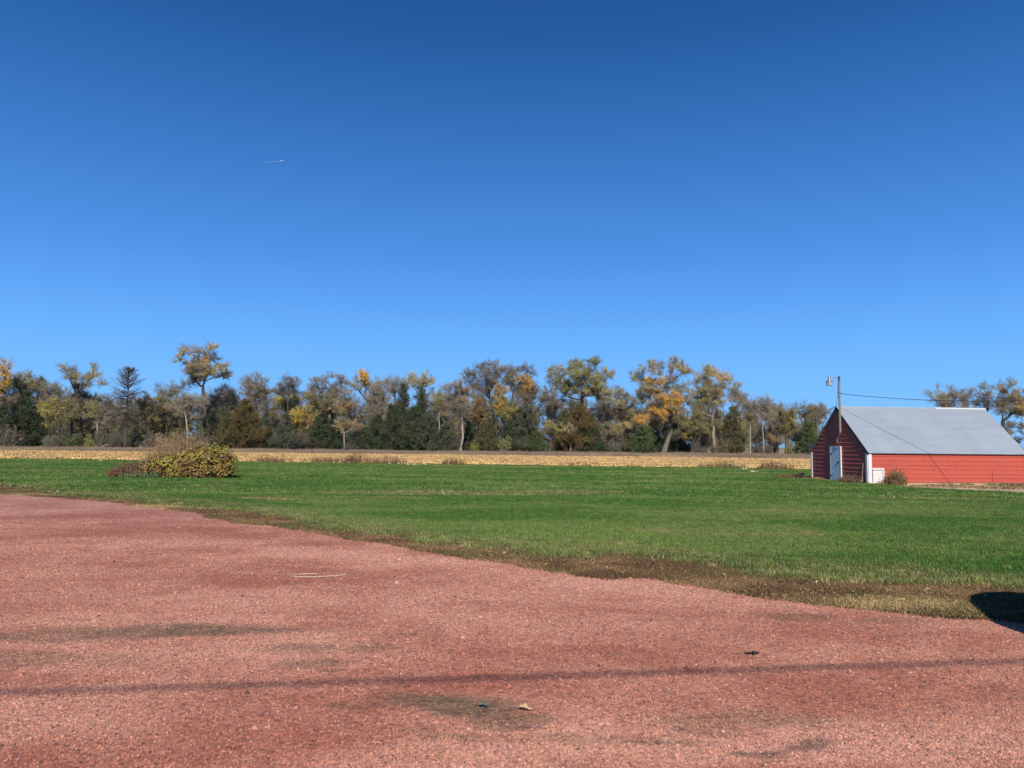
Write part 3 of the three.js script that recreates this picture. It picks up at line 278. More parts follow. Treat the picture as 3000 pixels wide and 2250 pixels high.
  ['sapling', "pale-trunked sapling with light green leaves beside the wide rusty cedar, middle", 12.2, -159, 0.11, -0.14, 3.1, 'pl', [[-1.84,4.77,0.78,0.56,'ygreen',0.8,0.5],[-0.99,5.2,0.7,0.56,'ygreen',0.7,0.5],[-0.57,4.22,0.78,0.49,'olive',0.7,0.5]]],
  ['golden_cottonwood', "great cottonwood with orange-gold clumps and a thick leaning trunk", 31.44, -160, 0.52, 1.95, 8.41, 'gr', [[-5.54,16.74,0.78,0.64,'pale',0.4,0.8],[-4.4,17.61,0.78,0.64,'pale',0.5,0.7],[-4.97,15.6,0.78,0.64,'pale',0.5,0.8],[-2.97,18.05,0.85,0.64,'pale',0.6,0.7],[-1.69,18.64,0.78,0.64,'pale',0.3,0.9],[-0.4,18.37,0.78,0.71,'none',0.2,1],[-0.98,17.07,0.85,0.64,'pale',0.4,0.8],[1.6,19.1,0.85,0.64,'pale',0.5,0.8],[3.02,19.11,0.78,0.57,'pale',0.5,0.8],[4.16,18.41,0.85,0.64,'pale',0.6,0.7],[5.44,17.85,0.78,0.57,'pale',0.6,0.7],[3.58,17.26,0.92,0.64,'pale',0.5,0.8],[2.16,17.53,0.85,0.64,'none',0.3,0.9],[4.71,16.7,0.85,0.57,'pale',0.4,0.8],[-2.84,15.62,0.64,0.64,'gold',1,0.3],[-1.7,15.78,0.64,0.71,'gold',1.1,0.2],[-2.56,14.48,0.71,0.64,'gold',1,0.3],[-1.28,14.5,0.71,0.71,'gold',1.1,0.2],[-3.28,13.34,0.78,0.57,'gold',0.9,0.3],[-2.0,13.06,0.71,0.57,'gold',1,0.3],[-4.42,12.9,0.71,0.64,'pale',0.5,0.7],[-4.7,11.47,0.64,0.64,'olive',0.5,0.7],[2.13,14.39,0.71,0.64,'pgold',0.7,0.5],[2.98,13.11,0.78,0.64,'pale',0.5,0.7],[0.69,11.38,0.78,0.57,'gold',1.1,0.2],[1.83,11.82,0.78,0.64,'gold',1.1,0.2],[2.68,10.83,0.71,0.64,'gold',1,0.2],[1.11,10.25,0.85,0.57,'gold',1.1,0.2],[-0.02,10.52,0.64,0.57,'gold',1,0.2],[2.24,9.55,0.71,0.64,'gold',1,0.2],[0.4,9.1,0.85,0.64,'gold',1.1,0.2],[-0.88,9.38,0.71,0.57,'gold',1,0.3],[1.81,8.55,0.64,0.57,'pgold',0.9,0.3],[-1.88,8.8,0.71,0.57,'pgold',0.9,0.3],[-0.32,7.82,0.78,0.64,'gold',1,0.3],[-0.9,6.54,0.71,0.64,'pgold',0.9,0.3],[-2.59,7.37,0.85,0.57,'gold',1,0.3],[-4.01,7.36,0.78,0.5,'gold',1,0.3],[-5.29,7.06,0.78,0.5,'gold',0.9,0.3],[-6.42,6.2,0.71,0.5,'pgold',0.8,0.4],[-4.44,6.22,0.78,0.5,'gold',0.8,0.4],[-7.27,5.63,0.57,0.43,'pgold',0.6,0.5],[-1.33,5.4,0.57,0.64,'pgold',0.7,0.4],[4.55,13.98,0.78,0.64,'pale',0.5,0.7],[4.96,12.28,0.85,0.64,'pale',0.6,0.7],[6.38,11.44,0.78,0.64,'olive',0.7,0.6]]],
  ['gold_olive_cottonwood', "olive and gold cottonwood joined to the right of the great golden one", 43.02, -164, 0.3, -0.23, 7.06, 'pl', [[-1.71,18.43,0.58,0.58,'ygreen',1,0.3],[-1.58,17.41,0.65,0.58,'ygreen',0.9,0.4],[-0.26,18.15,0.65,0.58,'pale',0.7,0.5],[-2.9,16.51,0.87,0.58,'pale',0.7,0.5],[-1.15,16.38,0.87,0.58,'olive',0.8,0.5],[0.76,17.57,0.73,0.58,'pgold',0.8,0.4],[1.04,16.55,0.8,0.58,'gold',0.8,0.4],[2.35,16.71,0.8,0.58,'pgold',1,0.4],[3.07,15.84,0.65,0.58,'pgold',0.9,0.4],[-3.93,15.48,0.87,0.65,'pale',0.7,0.5],[-2.19,15.06,1.02,0.65,'olive',0.9,0.4],[-0.44,15.07,0.87,0.65,'olive',0.8,0.5],[1.32,15.38,0.87,0.58,'pale',0.7,0.5],[2.62,14.66,0.65,0.51,'gold',0.7,0.5],[-3.51,13.73,0.94,0.65,'olive',0.9,0.4],[-1.76,13.6,1.02,0.65,'olive',1,0.4],[0.13,13.91,0.87,0.65,'pale',0.6,0.6],[1.73,13.63,0.87,0.65,'pale',0.6,0.6],[-2.94,12.27,1.02,0.73,'ygreen',1,0.4],[-1.2,12.14,0.94,0.65,'olive',0.9,0.4],[0.55,12.31,0.94,0.65,'pale',0.6,0.6],[2.16,12.61,0.73,0.58,'pale',0.5,0.7],[-2.52,10.96,0.87,0.58,'olive',0.8,0.5],[1.12,11.15,0.87,0.58,'pale',0.5,0.7],[-3.69,9.93,0.73,0.58,'olive',0.6,0.6]]],
  ['round_olive_tree', "low round olive-green tree under the great golden cottonwood's right limb", 36.84, -158, 0.2, 0.15, 3.41, 'dk', [[-1.07,7.65,0.91,0.63,'olive',1,0.4],[0.33,7.95,0.91,0.63,'olive',1,0.4],[1.59,7.26,0.84,0.63,'olive',0.9,0.5],[-1.92,6.67,0.84,0.63,'olive',1,0.4],[-0.38,6.54,1.05,0.7,'ygreen',1,0.4],[1.16,6.0,0.98,0.7,'olive',1,0.4],[-1.51,5.27,0.98,0.7,'olive',1,0.4],[0.17,4.87,1.05,0.7,'ygreen',1,0.4],[1.7,4.75,0.77,0.7,'olive',0.9,0.4],[-1.1,3.74,0.91,0.63,'ygreen',0.8,0.5],[0.71,3.48,0.91,0.63,'olive',0.8,0.5],[-2.5,4.15,0.7,0.63,'ggreen',0.8,0.5]]],
  ['bare_tree', "bare pale-branched tree right of the olive and gold cottonwood", 50.0, -170, 0.22, -0.2, 8.89, 'pl', [[-0.88,14.39,0.75,0.75,'pale',0.4,0.9],[0.03,14.86,0.68,0.68,'pale',0.3,0.9],[-0.45,13.19,0.98,0.75,'none',0.2,1],[0.75,12.74,0.83,0.68,'pale',0.3,1],[1.65,12.0,0.83,0.68,'none',0.2,1],[0.13,11.53,1.13,0.75,'none',0.1,1],[-1.37,11.82,0.83,0.75,'none',0.1,1]]],
  ['olive_tree', "mixed olive tree leaning on thin stems right of the round olive tree", 43.98, -166, 0.16, -0.11, 4.27, 'gr', [[-1.54,7.85,0.88,0.66,'brown',0.6,0.7],[0.08,8.16,0.96,0.66,'brown',0.5,0.8],[-0.68,6.54,1.03,0.74,'olive',0.8,0.6],[0.94,6.7,0.96,0.74,'olive',0.8,0.5],[-1.43,5.21,0.96,0.66,'ygreen',0.8,0.5],[0.48,5.08,1.03,0.66,'ygreen',0.6,0.6],[1.81,5.68,0.81,0.81,'olive',0.7,0.6]]],
  ['bare_tree', "grey bare tree on a straight pale trunk left of the barn", 50.01, -162, 0.15, 0.15, 6.78, 'pl', [[-0.38,9.94,0.79,0.65,'olive',0.3,0.9],[0.78,10.52,0.79,0.65,'none',0.1,1],[0.18,9.08,1.08,0.72,'brown',0.4,0.9],[1.17,8.09,0.93,0.72,'rust',0.3,1],[-0.69,8.21,0.86,0.65,'olive',0.5,0.8],[0.58,7.22,1.08,0.65,'olive',0.3,0.9]]],
  ['bare_tree', "grey bare tree with a bent pale trunk left of the barn", 53.42, -163, 0.15, -0.64, 7.2, 'pl', [[-1.31,10.59,0.79,0.65,'none',0,1],[-0.28,11.32,0.79,0.65,'none',0,1],[0.72,10.75,0.79,0.65,'none',0,1],[-0.89,9.43,1.01,0.72,'none',0.1,1],[0.7,9.31,0.94,0.72,'none',0.1,1],[-0.19,8.0,1.23,0.79,'none',0.1,1],[1.25,8.01,0.79,0.72,'ygreen',0.3,0.9]]],
  ['brown_tree', "brown-grey tree behind the bent pale trunk left of the barn", 58.8, -172, 0.18, 0.24, 6.77, 'gr', [[-0.61,10.49,0.91,0.69,'brown',0.4,0.9],[0.6,10.2,0.76,0.76,'brown',0.5,0.8],[-0.33,9.12,1.07,0.76,'brown',0.4,0.9],[1.03,8.83,0.84,0.76,'olive',0.5,0.8],[0.1,7.45,1.22,0.76,'brown',0.3,0.9]]],
  ['green_tree', "olive-green leafy tree on slender stems nearest left of the barn's dark cedar", 58.09, -164, 0.17, 0.21, 5.32, 'dk', [[-0.74,9.09,0.87,0.65,'olive',1,0.4],[0.27,8.52,0.87,0.65,'olive',1,0.4],[1.15,9.11,0.58,0.51,'cgreen',1,0.3],[1.43,8.09,0.65,0.65,'ygreen',0.9,0.4],[-0.47,7.64,0.87,0.65,'olive',0.9,0.4],[0.97,6.93,0.87,0.65,'ygreen',0.9,0.4],[-0.07,6.04,1.02,0.65,'ygreen',0.8,0.5],[1.67,5.77,0.73,0.65,'ygreen',0.7,0.5],[-1.09,5.31,0.8,0.65,'olive',0.7,0.5],[0.49,4.75,0.94,0.58,'ygreen',0.6,0.6]]],
  ['russet_sapling', "small rust-orange sapling among bare trunks left of the barn", 53.31, -158, 0.08, 0.01, 2.38, 'gr', [[-0.24,3.63,0.56,0.42,'rust',1,0.3],[0.31,3.22,0.49,0.35,'rust',0.9,0.3]]],
  ['bare_tree', "brown bare tree rising behind the barn's left gable, nearer the field", 64.88, -172, 0.2, 0.24, 6.44, 'gr', [[-0.59,10.4,0.91,0.69,'none',0.1,1],[0.48,10.56,0.84,0.69,'brown',0.3,0.9],[-0.31,9.18,1.07,0.76,'brown',0.3,0.9],[1.06,9.19,0.91,0.84,'brown',0.3,0.9]]],
  ['bare_tree', "reddish bare tree touching the barn roof's left edge", 67.28, -170, 0.2, 0.1, 6.42, 'gr', [[-1.18,10.17,0.9,0.68,'brown',0.4,0.9],[0.02,10.03,0.9,0.68,'rust',0.3,0.9],[1.23,10.2,0.83,0.68,'brown',0.3,0.9],[-0.6,8.97,1.05,0.75,'rust',0.3,0.9],[0.9,8.84,0.98,0.75,'brown',0.4,0.9],[2.43,9.91,0.83,0.68,'brown',0.3,0.9]]],
  ['sparse_tree', "sparse tan-leaved tree behind the barn roof, left of three", 72.84, -128, 0.24, 0.34, 5.49, 'gr', [[-2.09,10.58,0.51,0.62,'pale',0.2,0.8],[-1.67,9.67,0.62,0.51,'brown',0.4,0.8],[-0.6,11.05,0.57,0.62,'pale',0.3,0.8],[-0.3,9.92,0.68,0.57,'pale',0.3,0.8],[0.89,11.18,0.51,0.68,'none',0.1,0.9],[1.53,10.16,0.62,0.57,'none',0.2,0.9],[2.81,10.86,0.62,0.62,'rust',0.4,0.8],[3.51,11.43,0.45,0.57,'rust',0.3,0.8],[2.3,9.48,0.74,0.51,'rust',0.7,0.6],[1.04,9.02,0.74,0.51,'rust',0.5,0.7],[-1.02,8.66,0.74,0.45,'brown',0.4,0.8]]],
  ['sparse_tree', "sparse russet-leaved tree behind the barn roof's right end, middle of three", 76.93, -126, 0.22, -0.09, 5.48, 'dk', [[0.37,11.64,0.45,0.61,'pale',0.4,0.7],[0.78,10.63,0.56,0.56,'rust',0.6,0.6],[1.48,11.31,0.45,0.5,'pale',0.3,0.8],[-0.04,9.73,0.61,0.5,'none',0.2,0.9],[1.19,9.63,0.61,0.45,'rust',0.4,0.8],[-0.62,9.05,0.5,0.45,'none',0.2,0.9]]],
  ['gold_leaved_tree', "dark-limbed tree with gold leaves at the right edge beyond the barn roof", 76.24, -120, 0.34, 0.38, 6.3, 'dk', [[0.79,11.1,0.48,0.53,'pgold',0.6,0.5],[1.14,11.85,0.43,0.43,'pale',0.4,0.7],[1.72,10.36,0.59,0.48,'pgold',1,0.3],[2.28,11.11,0.48,0.43,'pgold',0.8,0.4],[3.15,11.33,0.53,0.48,'pale',0.6,0.5],[2.89,10.37,0.59,0.43,'pgold',0.9,0.4],[3.62,9.84,0.64,0.48,'gold',0.8,0.4],[2.43,9.4,0.59,0.43,'pgold',0.8,0.4],[4.4,10.6,0.53,0.53,'pgold',0.7,0.4],[4.22,8.99,0.64,0.48,'pgold',0.8,0.4],[2.8,8.23,0.64,0.48,'pgold',0.8,0.4],[2.23,7.38,0.48,0.43,'olive',0.8,0.4],[3.62,7.39,0.59,0.48,'pgold',0.7,0.4],[-0.33,9.7,0.53,0.48,'none',0.2,0.9],[-0.62,7.78,0.59,0.48,'none',0.1,0.9],[0.05,8.53,0.48,0.43,'brown',0.3,0.8],[1.9,4.4,0.48,0.32,'pgold',0.9,0.3],[2.51,3.77,0.48,0.37,'rust',0.9,0.3],[3.22,2.93,0.53,0.43,'rust',0.8,0.4],[4.41,5.91,0.53,0.43,'pgold',0.7,0.5]]],
];
const CEDARS = [
  ['cedar_tree', "dark green cedar at far left, taller of the two dark edge cedars", -103.51, -164, 11.91, 2.18, 'cedar'],
  ['cedar_tree', "squat black-green cedar at the picture's left edge", -105.51, -160, 8.92, 2.41, 'cedar'],
  ['cedar_tree', "small dark cedar squeezed beside the yellow-green leafy tree", -102.04, -166, 8.01, 1.32, 'cedar'],
  ['spruce_tree', "grey-green drooping spruce behind the vine-covered bush", -63.78, -164, 8.94, 1.74, 'gcedar'],
  ['spruce_tree', "grey-green spruce just left of the wide rusty cedar", -63.13, -168, 9.74, 1.64, 'gcedar'],
  ['rusty_cedar', "wide rusty-olive cedar right of the vine-covered bush", -54.78, -158, 10.29, 3.92, 'rcedar'],
  ['cedar_tree', "olive-green cedar leaning into the left side of the wide rusty cedar", -57.82, -157, 7.69, 1.95, 'ocedar'],
  ['cedar_tree', "dark green cedar at the right foot of the wide rusty cedar", -51.23, -160, 6.61, 1.7, 'cedar'],
  ['spruce_tree', "grey-green spruce below the slim crooked bare tree", -47.02, -160, 7.92, 1.84, 'gcedar'],
  ['cedar_tree', "low bushy grey-green cedar beside the field below yellow foliage", -44.99, -155, 3.21, 2.75, 'gcedar'],
  ['cedar_tree', "dark cedar under the large olive tree, left one", -40.68, -162, 6.92, 2.44, 'cedar'],
  ['cedar_tree', "dark cedar under the large olive tree, right one", -38.04, -163, 6.54, 2.17, 'cedar'],
  ['cedar_tree', "dark cedar behind the small yellowish forked tree", -32.02, -164, 6.34, 2.18, 'cedar'],
  ['cedar_tree', "dark green cedar around the pale trunk at the left of the big cedar mass", -28.22, -162, 7.75, 2.44, 'cedar'],
  ['cedar_tree', "dark green cedar second from the left in the big cedar mass", -24.95, -161, 9.75, 2.57, 'cedar'],
  ['cedar_tree', "tall pointed cedar spire of the big cedar mass", -23.9, -168, 14.9, 1.94, 'cedar'],
  ['cedar_tree', "dark green cedar directly below the forked pale-leaved tree", -20.53, -160, 9.45, 2.84, 'cedar'],
  ['cedar_tree', "narrow cedar climbing the forked pale-leaved tree's trunk", -19.44, -166, 12.71, 1.47, 'cedar'],
  ['cedar_tree', "dark cedar right of centre in the big cedar mass", -17.02, -158, 7.57, 2.66, 'gcedar'],
  ['cedar_tree', "rightmost cedar of the big cedar mass beside the tall pale trunk", -13.71, -159, 5.67, 2.54, 'gcedar'],
  ['cedar_tree', "dark cedar behind the bright yellow-green shrub", -8.89, -166, 6.48, 1.62, 'cedar'],
  ['cedar_tree', "olive-dark cedar right of the bright yellow-green shrub", -4.88, -160, 6.2, 2.69, 'ocedar'],
  ['cedar_tree', "dark grey-green cedar below the yellow-capped tree", 3.17, -160, 9.4, 3.12, 'gcedar'],
  ['cedar_tree', "dark cedar left of the grey-green one below the yellow-capped tree", -0.07, -162, 6.59, 2.3, 'cedar'],
  ['cedar_tree', "small fresh-green cedar right of the one below the yellow-capped tree", 5.1, -157, 4.13, 1.53, 'fcedar'],
  ['rusty_cedar', "wide rusty-brown cedar below the middle cottonwood", 14.33, -161, 10.12, 3.85, 'rcedar'],
  ['cedar_tree', "olive cedar joined to the left of the rusty-brown one below the middle cottonwood", 11.69, -164, 9.38, 2.33, 'ocedar'],
  ['cedar_tree', "small dark cedar at the right foot of the rusty-brown middle cedar", 17.01, -158, 4.82, 1.82, 'cedar'],
  ['cedar_tree', "bushy dark olive cedar standing forward of the great golden cottonwood", 24.89, -146, 5.32, 2.46, 'fcedar'],
  ['cedar_tree', "dark cedar behind the great golden cottonwood's leaning trunk, left side", 30.37, -166, 6.71, 1.91, 'cedar'],
  ['cedar_tree', "black-green cedar between the leaning trunk and the low round olive tree", 34.73, -163, 6.66, 1.73, 'cedar'],
  ['cedar_tree', "ivy-dark cedar right of the olive and gold cottonwood", 47.05, -163, 10.25, 2.17, 'ocedar'],
  ['cedar_tree', "rounded fresh-green cedar just left of the barn", 60.68, -158, 6.91, 2.24, 'fcedar'],
];
const SHRUBS = [
  ['twiggy_shrub', "brown-grey twiggy shrub at the far left field edge", -101.18, -156, 5.99, 2.49, 'brown', 0.5, 1.2],
  ['green_shrub', "leafy green shrub beside the field, left of the pale slender tree", -90.51, -159, 4.51, 2.82, 'fgreen', 1.3, 0.4],
  ['willow_shrub', "willowy grey-green shrub on slanting pale stems at the left field edge", -93.17, -156, 3.59, 1.52, 'ggreen', 0.8, 0.9],
  ['yellow_shrub', "small bright yellow shrub at the foot of the slender pale tree", -86.41, -158, 3.83, 0.84, 'ygreen', 1.2, 0.3],
  ['grey_shrub', "grey-green shrub in front of the bare conifer's trunk", -82.4, -160, 5.1, 1.84, 'ggreen', 0.7, 0.9],
  ['twiggy_shrub', "grey twiggy thicket behind the dry weeds", -75.73, -164, 4.76, 2.47, 'brown', 0.4, 1.2],
  ['twiggy_shrub', "grey thicket right of the leaning pale trunk", -64.5, -160, 5.28, 2.13, 'brown', 0.4, 1.2],
  ['grey_shrub', "lilac-grey bare shrub under the bright yellow rounded tree", -42.69, -158, 4.53, 1.82, 'brown', 0.2, 1.3],
  ['twiggy_shrub', "low grey brush pile shrub at the field below the small forked tree", -31.73, -152, 2.1, 1.89, 'brown', 0.1, 1.3],
  ['yellow_shrub', "bright yellow-green shrub right of the tall pale trunk, centre", -7.52, -154, 2.88, 0.89, 'bgreen', 1.6, 0.2],
  ['green_shrub', "fresh green shrub at the foot of the gold to yellow-green tree", -1.44, -157, 4.62, 1.53, 'cgreen', 1.0, 0.5],
  ['grey_shrub', "dark grey-green brush right of the wide rusty-brown cedar", 21.33, -160, 3.98, 2.41, 'ggreen', 0.8, 0.8],
  ['grey_shrub', "shadowy brush under the ivy-dark cedar", 43.27, -160, 4.4, 2.13, 'olive', 0.7, 0.8],
  ['twiggy_shrub', "dark brush below the straight pale trunk left of the barn", 53.6, -168, 3.87, 2.23, 'brown', 0.5, 1],
  ['green_shrub', "yellow-green brush below the olive-green leafy tree left of the barn", 58.27, -160, 3.84, 1.42, 'ygreen', 0.8, 0.6],
];
// ---------------------------------------------------------------- trees
const LEAF = { gold: [[.84, .46, .06], [.90, .56, .10]], pgold: [[.62, .42, .13], [.74, .54, .19]], yel: [[.68, .47, .05], [.74, .56, .08]], pale: [[.66, .58, .31], [.54, .51, .25]], ygreen: [[.42, .375, .08], [.52, .44, .10]], olive: [[.25, .235, .075], [.34, .29, .10]], brown: [[.34, .26, .145], [.42, .31, .17]], rust: [[.44, .25, .085], [.34, .21, .08]], ggreen: [[.19, .21, .115], [.24, .24, .135]], cgreen: [[.31, .34, .11], [.46, .43, .16]], fgreen: [[.13, .175, .055], [.18, .215, .07]], bgreen: [[.30, .34, .03], [.24, .30, .04]], cedar: [[.042, .06, .026], [.06, .074, .032]], none: [[.36, .28, .17], [.30, .24, .15]] };
const BARK = { dk: [.085, .068, .056], gr: [.19, .16, .13], pl: [.36, .31, .245] };
const TWIG = { dk: [.23, .185, .13], gr: [.31, .26, .195], pl: [.35, .30, .23] };
const barkMat = vmat(.95), twigMat = vmat(.95), leafMat = vmat(.8), cedarMat = vmat(.9);
const lp = (a, b, t) => [mix(a[0], b[0], t), mix(a[1], b[1], t), mix(a[2], b[2], t)];
const dist = (a, b) => Math.hypot(a[0] - b[0], a[1] - b[1], a[2] - b[2]);
// sprays: small branches of many twigs or leaves, set at the branch tips of every crown (local +y runs outward)
function bareSpray(seed) {
  const R = rng(seed), g = new GB(), W1 = [1, 1, 1]; g.spike([0, 0, 0], [.05, 1, .03], .013, W1);
  for (let k = 0; k < 12; k++) { const t = .1 + .85 * R(), b = [.05 * t, t, .03 * t], a = R() * 6.283, l = (.3 + .45 * R()) * (1.15 - t * .6), e = [b[0] + Math.cos(a) * l * .75, b[1] + l * .75, b[2] + Math.sin(a) * l * .75]; g.spike(b, e, .009, W1); for (let q = 0; q < 5; q++) { const u = .15 + .8 * R(), s = lp(b, e, u), v = unit(R), m = l * (.25 + .35 * R()); g.spike(s, [s[0] + (v[0] * .7 + Math.cos(a) * .35) * m, s[1] + (v[1] * .5 + .55) * m, s[2] + (v[2] * .7 + Math.sin(a) * .35) * m], .006, W1); } }
  return g.geo(true);
}
function leafSpray(seed, n, spread, size, asp) {
  const R = rng(seed), g = new GB();
  for (let k = 0; k < n; k++) { const t = Math.pow(R(), .8), w = spread * (.35 + .65 * Math.sin(Math.PI * clamp(t * .8 + .1))), u = unit(R), v = unit(R), c = .68 + R() * .64; v[1] = v[1] * .8 + .2; const m = Math.hypot(...v); g.leaf(u[0] * w * R(), t * 1.1 + (R() - .5) * .15, u[2] * w * R(), v[0] / m, v[1] / m, v[2] / m, size * (.6 + .7 * R()), R, [c, c * (.92 + .16 * R()), c * (.85 + .3 * R())], asp); }
  return g.geo(true);
}
function needleSpray(seed) {
  const R = rng(seed), g = new GB();
  for (let k = 0; k < 34; k++) { const t = R(), a = R() * 6.283, w = .26 * Math.sin(Math.PI * clamp(t * .85 + .12)), x = Math.cos(a) * w * Math.sqrt(R()), z = Math.sin(a) * w * Math.sqrt(R()), n = unit(R), c = .6 + R() * .7; g.leaf(x, t, z, n[0], n[1], n[2], .055 + R() * .06, R, [c, c, c * (.9 + .2 * R())], .4); }
  return g.geo(true);
}
const BARE = [61, 62, 63].map(bareSpray), LEAFY = [71, 72, 73].map(k => leafSpray(k, 50, .52, .08, .62)), NEEDLE = [81, 82, 83].map(needleSpray);
const inst1 = new THREE.MeshStandardMaterial({ roughness: .95, side: THREE.DoubleSide, vertexColors: true }), inst2 = new THREE.MeshStandardMaterial({ roughness: .8, side: THREE.DoubleSide, vertexColors: true });
const _o = new THREE.Object3D(), _up = V(0, 1, 0), _d = V(0, 0, 0), _c = new THREE.Color(), _q = new THREE.Quaternion();
function sprays(parent, name, geo, material, list) {   // list: [x, y, z, dx, dy, dz, scale, width, roll, colour]
  const m = new THREE.InstancedMesh(geo, material, list.length);
  list.forEach((s, k) => { _d.set(s[3], s[4], s[5]).normalize(); _o.position.set(s[0], s[1], s[2]); _o.quaternion.setFromUnitVectors(_up, _d).multiply(_q.setFromAxisAngle(_up, s[8])); _o.scale.set(s[6] * s[7], s[6], s[6] * s[7]); _o.updateMatrix(); m.setMatrixAt(k, _o.matrix); m.setColorAt(k, _c.setRGB(...s[9])); });
  m.name = name; m.castShadow = m.receiveShadow = true; m.userData.kind = 'stuff'; parent.add(m); stats.n += list.length; return m;
}
function broadTree(name, label, category, group, x, z, r, fdx, fy, bark, lobes, seed) {
  const R = rng(seed), nodes = [], half = Math.max(...lobes.map(l => Math.abs(l[0] - fdx) + l[2])), deep = name === 'woodland_tree';
  const add = (p, parent) => { nodes.push({ p, parent, path: parent < 0 ? 0 : nodes[parent].path + dist(p, nodes[parent].p), w: 0 }); return nodes.length - 1; };
  let last = add([0, -.1, 0], -1); const fz = (R() - .5) * r * 3;
  for (let k = 1; k <= 5; k++) { const t = k / 5, b = Math.sin(t * 3.1) * .5 * r; last = add([fdx * t + (R() - .5) * r * .9 + b, fy * t, fz * t + (R() - .5) * r * .9], last); }
  if (!deep && lobes.length > 3) { const cx = lobes.reduce((s, l) => s + l[0], 0) / lobes.length, cy = lobes.reduce((s, l) => s + l[1], 0) / lobes.length; lobes = lobes.concat(lobes.filter(() => R() < .55).map(l => [mix(l[0], (cx + fdx) / 2, .3 + .25 * R()), mix(l[1], (cy + fy) / 2, .3 + .35 * R()), l[2] * .95, l[3] * .95, l[4], l[5] * .75, Math.min(1, l[6] * 1.2)])); }
  const firstLimb = nodes.length - 2, L = lobes.map(l => ({ c: [l[0], l[1], (R() * 2 - 1) * half * .6 * Math.sqrt(Math.max(.1, 1 - Math.pow((l[0] - fdx) / (half + .1), 2)))], l })).sort((a, b) => dist(a.c, nodes[last].p) - dist(b.c, nodes[last].p));
  const twigs = [], leaves = [], tc = TWIG[bark], bc = BARK[bark];
  for (const q of L) {
    let best = firstLimb, cost = 1e9;
    for (let k = firstLimb; k < nodes.length; k++) { const n = nodes[k], d = dist(n.p, q.c), down = Math.max(0, n.p[1] - q.c[1]); const c = d + n.path * .36 + down * .5; if (c < cost && !n.tip) { cost = c; best = k; } }
    const a = nodes[best].p, d = dist(a, q.c), m = lp(a, q.c, .5); m[1] += d * (.02 + R() * .14) * (q.c[1] > a[1] ? -1 : 1); m[0] += (R() - .5) * d * .25; m[2] += (R() - .5) * d * .25;
    const n = Math.max(2, Math.min(7, Math.round(d / .7))); let at = best;
    for (let k = 1; k <= n; k++) { const t = k / n, p = lp(lp(a, m, t), lp(m, q.c, t), t), s = d / n * .16; at = add([p[0] + (R() - .5) * s, p[1] + (R() - .5) * s, p[2] + (R() - .5) * s], at); }
    for (let k = at, left = Math.round(n * .75); left > 0 && k !== best; k = nodes[k].parent, left--) { const p = nodes[k].p, cc = LEAF[q.l[4]]; for (let h = 0; h < (deep ? 1 : 2); h++) { const v = unit(R), sc = .5 + .5 * R(); if (R() < .8) twigs.push([p[0], p[1], p[2], v[0], .5 + v[1] * .6, v[2], sc, 1.1, R() * 6.283, jit(tc, R, .3)]); if (q.l[5] > 0 && R() < .75 * q.l[5]) leaves.push([p[0], p[1], p[2], v[0], .5 + v[1] * .6, v[2], sc * .95, 1.1, R() * 6.283, jit(mix3(cc[0], cc[1], R()), R, .25)]); } }
    const [, , rx, ry0, col, lf0, tw] = q.l, ry = ry0 * 1.2, lf = Math.max(lf0, deep ? 0 : .06), rz = (rx + ry) / 2, vol = Math.sqrt(rx * ry), ns = Math.round((deep ? 7 : z > -135 ? 6 : 9) * (.6 + .5 * vol)), cols = LEAF[col];
    for (let s = 0; s < ns; s++) {
      const u = unit(R); u[1] = u[1] * .85 + .18; const k = .55 + .75 * R(), e = [q.c[0] + u[0] * rx * k, q.c[1] + u[1] * ry * k, q.c[2] + u[2] * rz * k * 1.2], st = R() < .6 || at === best ? at : nodes[at].parent, a2 = nodes[st].p, mid = lp(a2, e, .5); mid[1] -= dist(a2, e) * .1; let w = st; const pts = [];
      for (let i = 1; i <= 3; i++) { const t = i / 3, p = lp(lp(a2, mid, t), lp(mid, e, t), t); w = add([p[0] + (R() - .5) * .12, p[1] + (R() - .5) * .12, p[2] + (R() - .5) * .12], w); nodes[w].tip = true; pts.push(nodes[w].p); }
      nodes[w].w = rx * ry / ns;
      for (let i = 0; i < 3; i++) {
        const p = pts[i], nt = i === 2 ? 2 : 1;
        for (let h = 0; h < nt; h++) { const v = unit(R), dx = u[0] * .8 + v[0] * .75, dy = .32 + u[1] * .75 + v[1] * .55, dz = u[2] * .7 + v[2] * .65, sc = (.6 + .75 * R()) * (.8 + .3 * vol); if (R() < .35 + .65 * tw) twigs.push([p[0], p[1], p[2], dx, dy, dz, sc, .9 + R() * .4, R() * 6.283, jit(tc, R, .3)]);
          if (lf > 0 && R() < Math.min(1, .35 + .8 * lf)) { const big = (.5 + .45 * R()) * (.7 + .3 * vol) * (.75 + .35 * Math.min(1.2, lf)); leaves.push([p[0], p[1], p[2], dx, dy, dz, big, .8 + R() * .5, R() * 6.283, jit(mix3(cols[0], cols[1], R()), R, .22)]); } }
      }
    }
  }
  for (let k = nodes.length - 1; k > 0; k--) nodes[nodes[k].parent].w += nodes[k].w;
  const W = nodes[0].w, trunk = new GB();
  nodes.forEach((n, k) => { n.r = k <= 5 ? r * (1.15 - .3 * k / 5) : Math.max(.010, r * .8 * Math.pow(n.w / W, .66)); });
  nodes[0].r = r * 1.3;
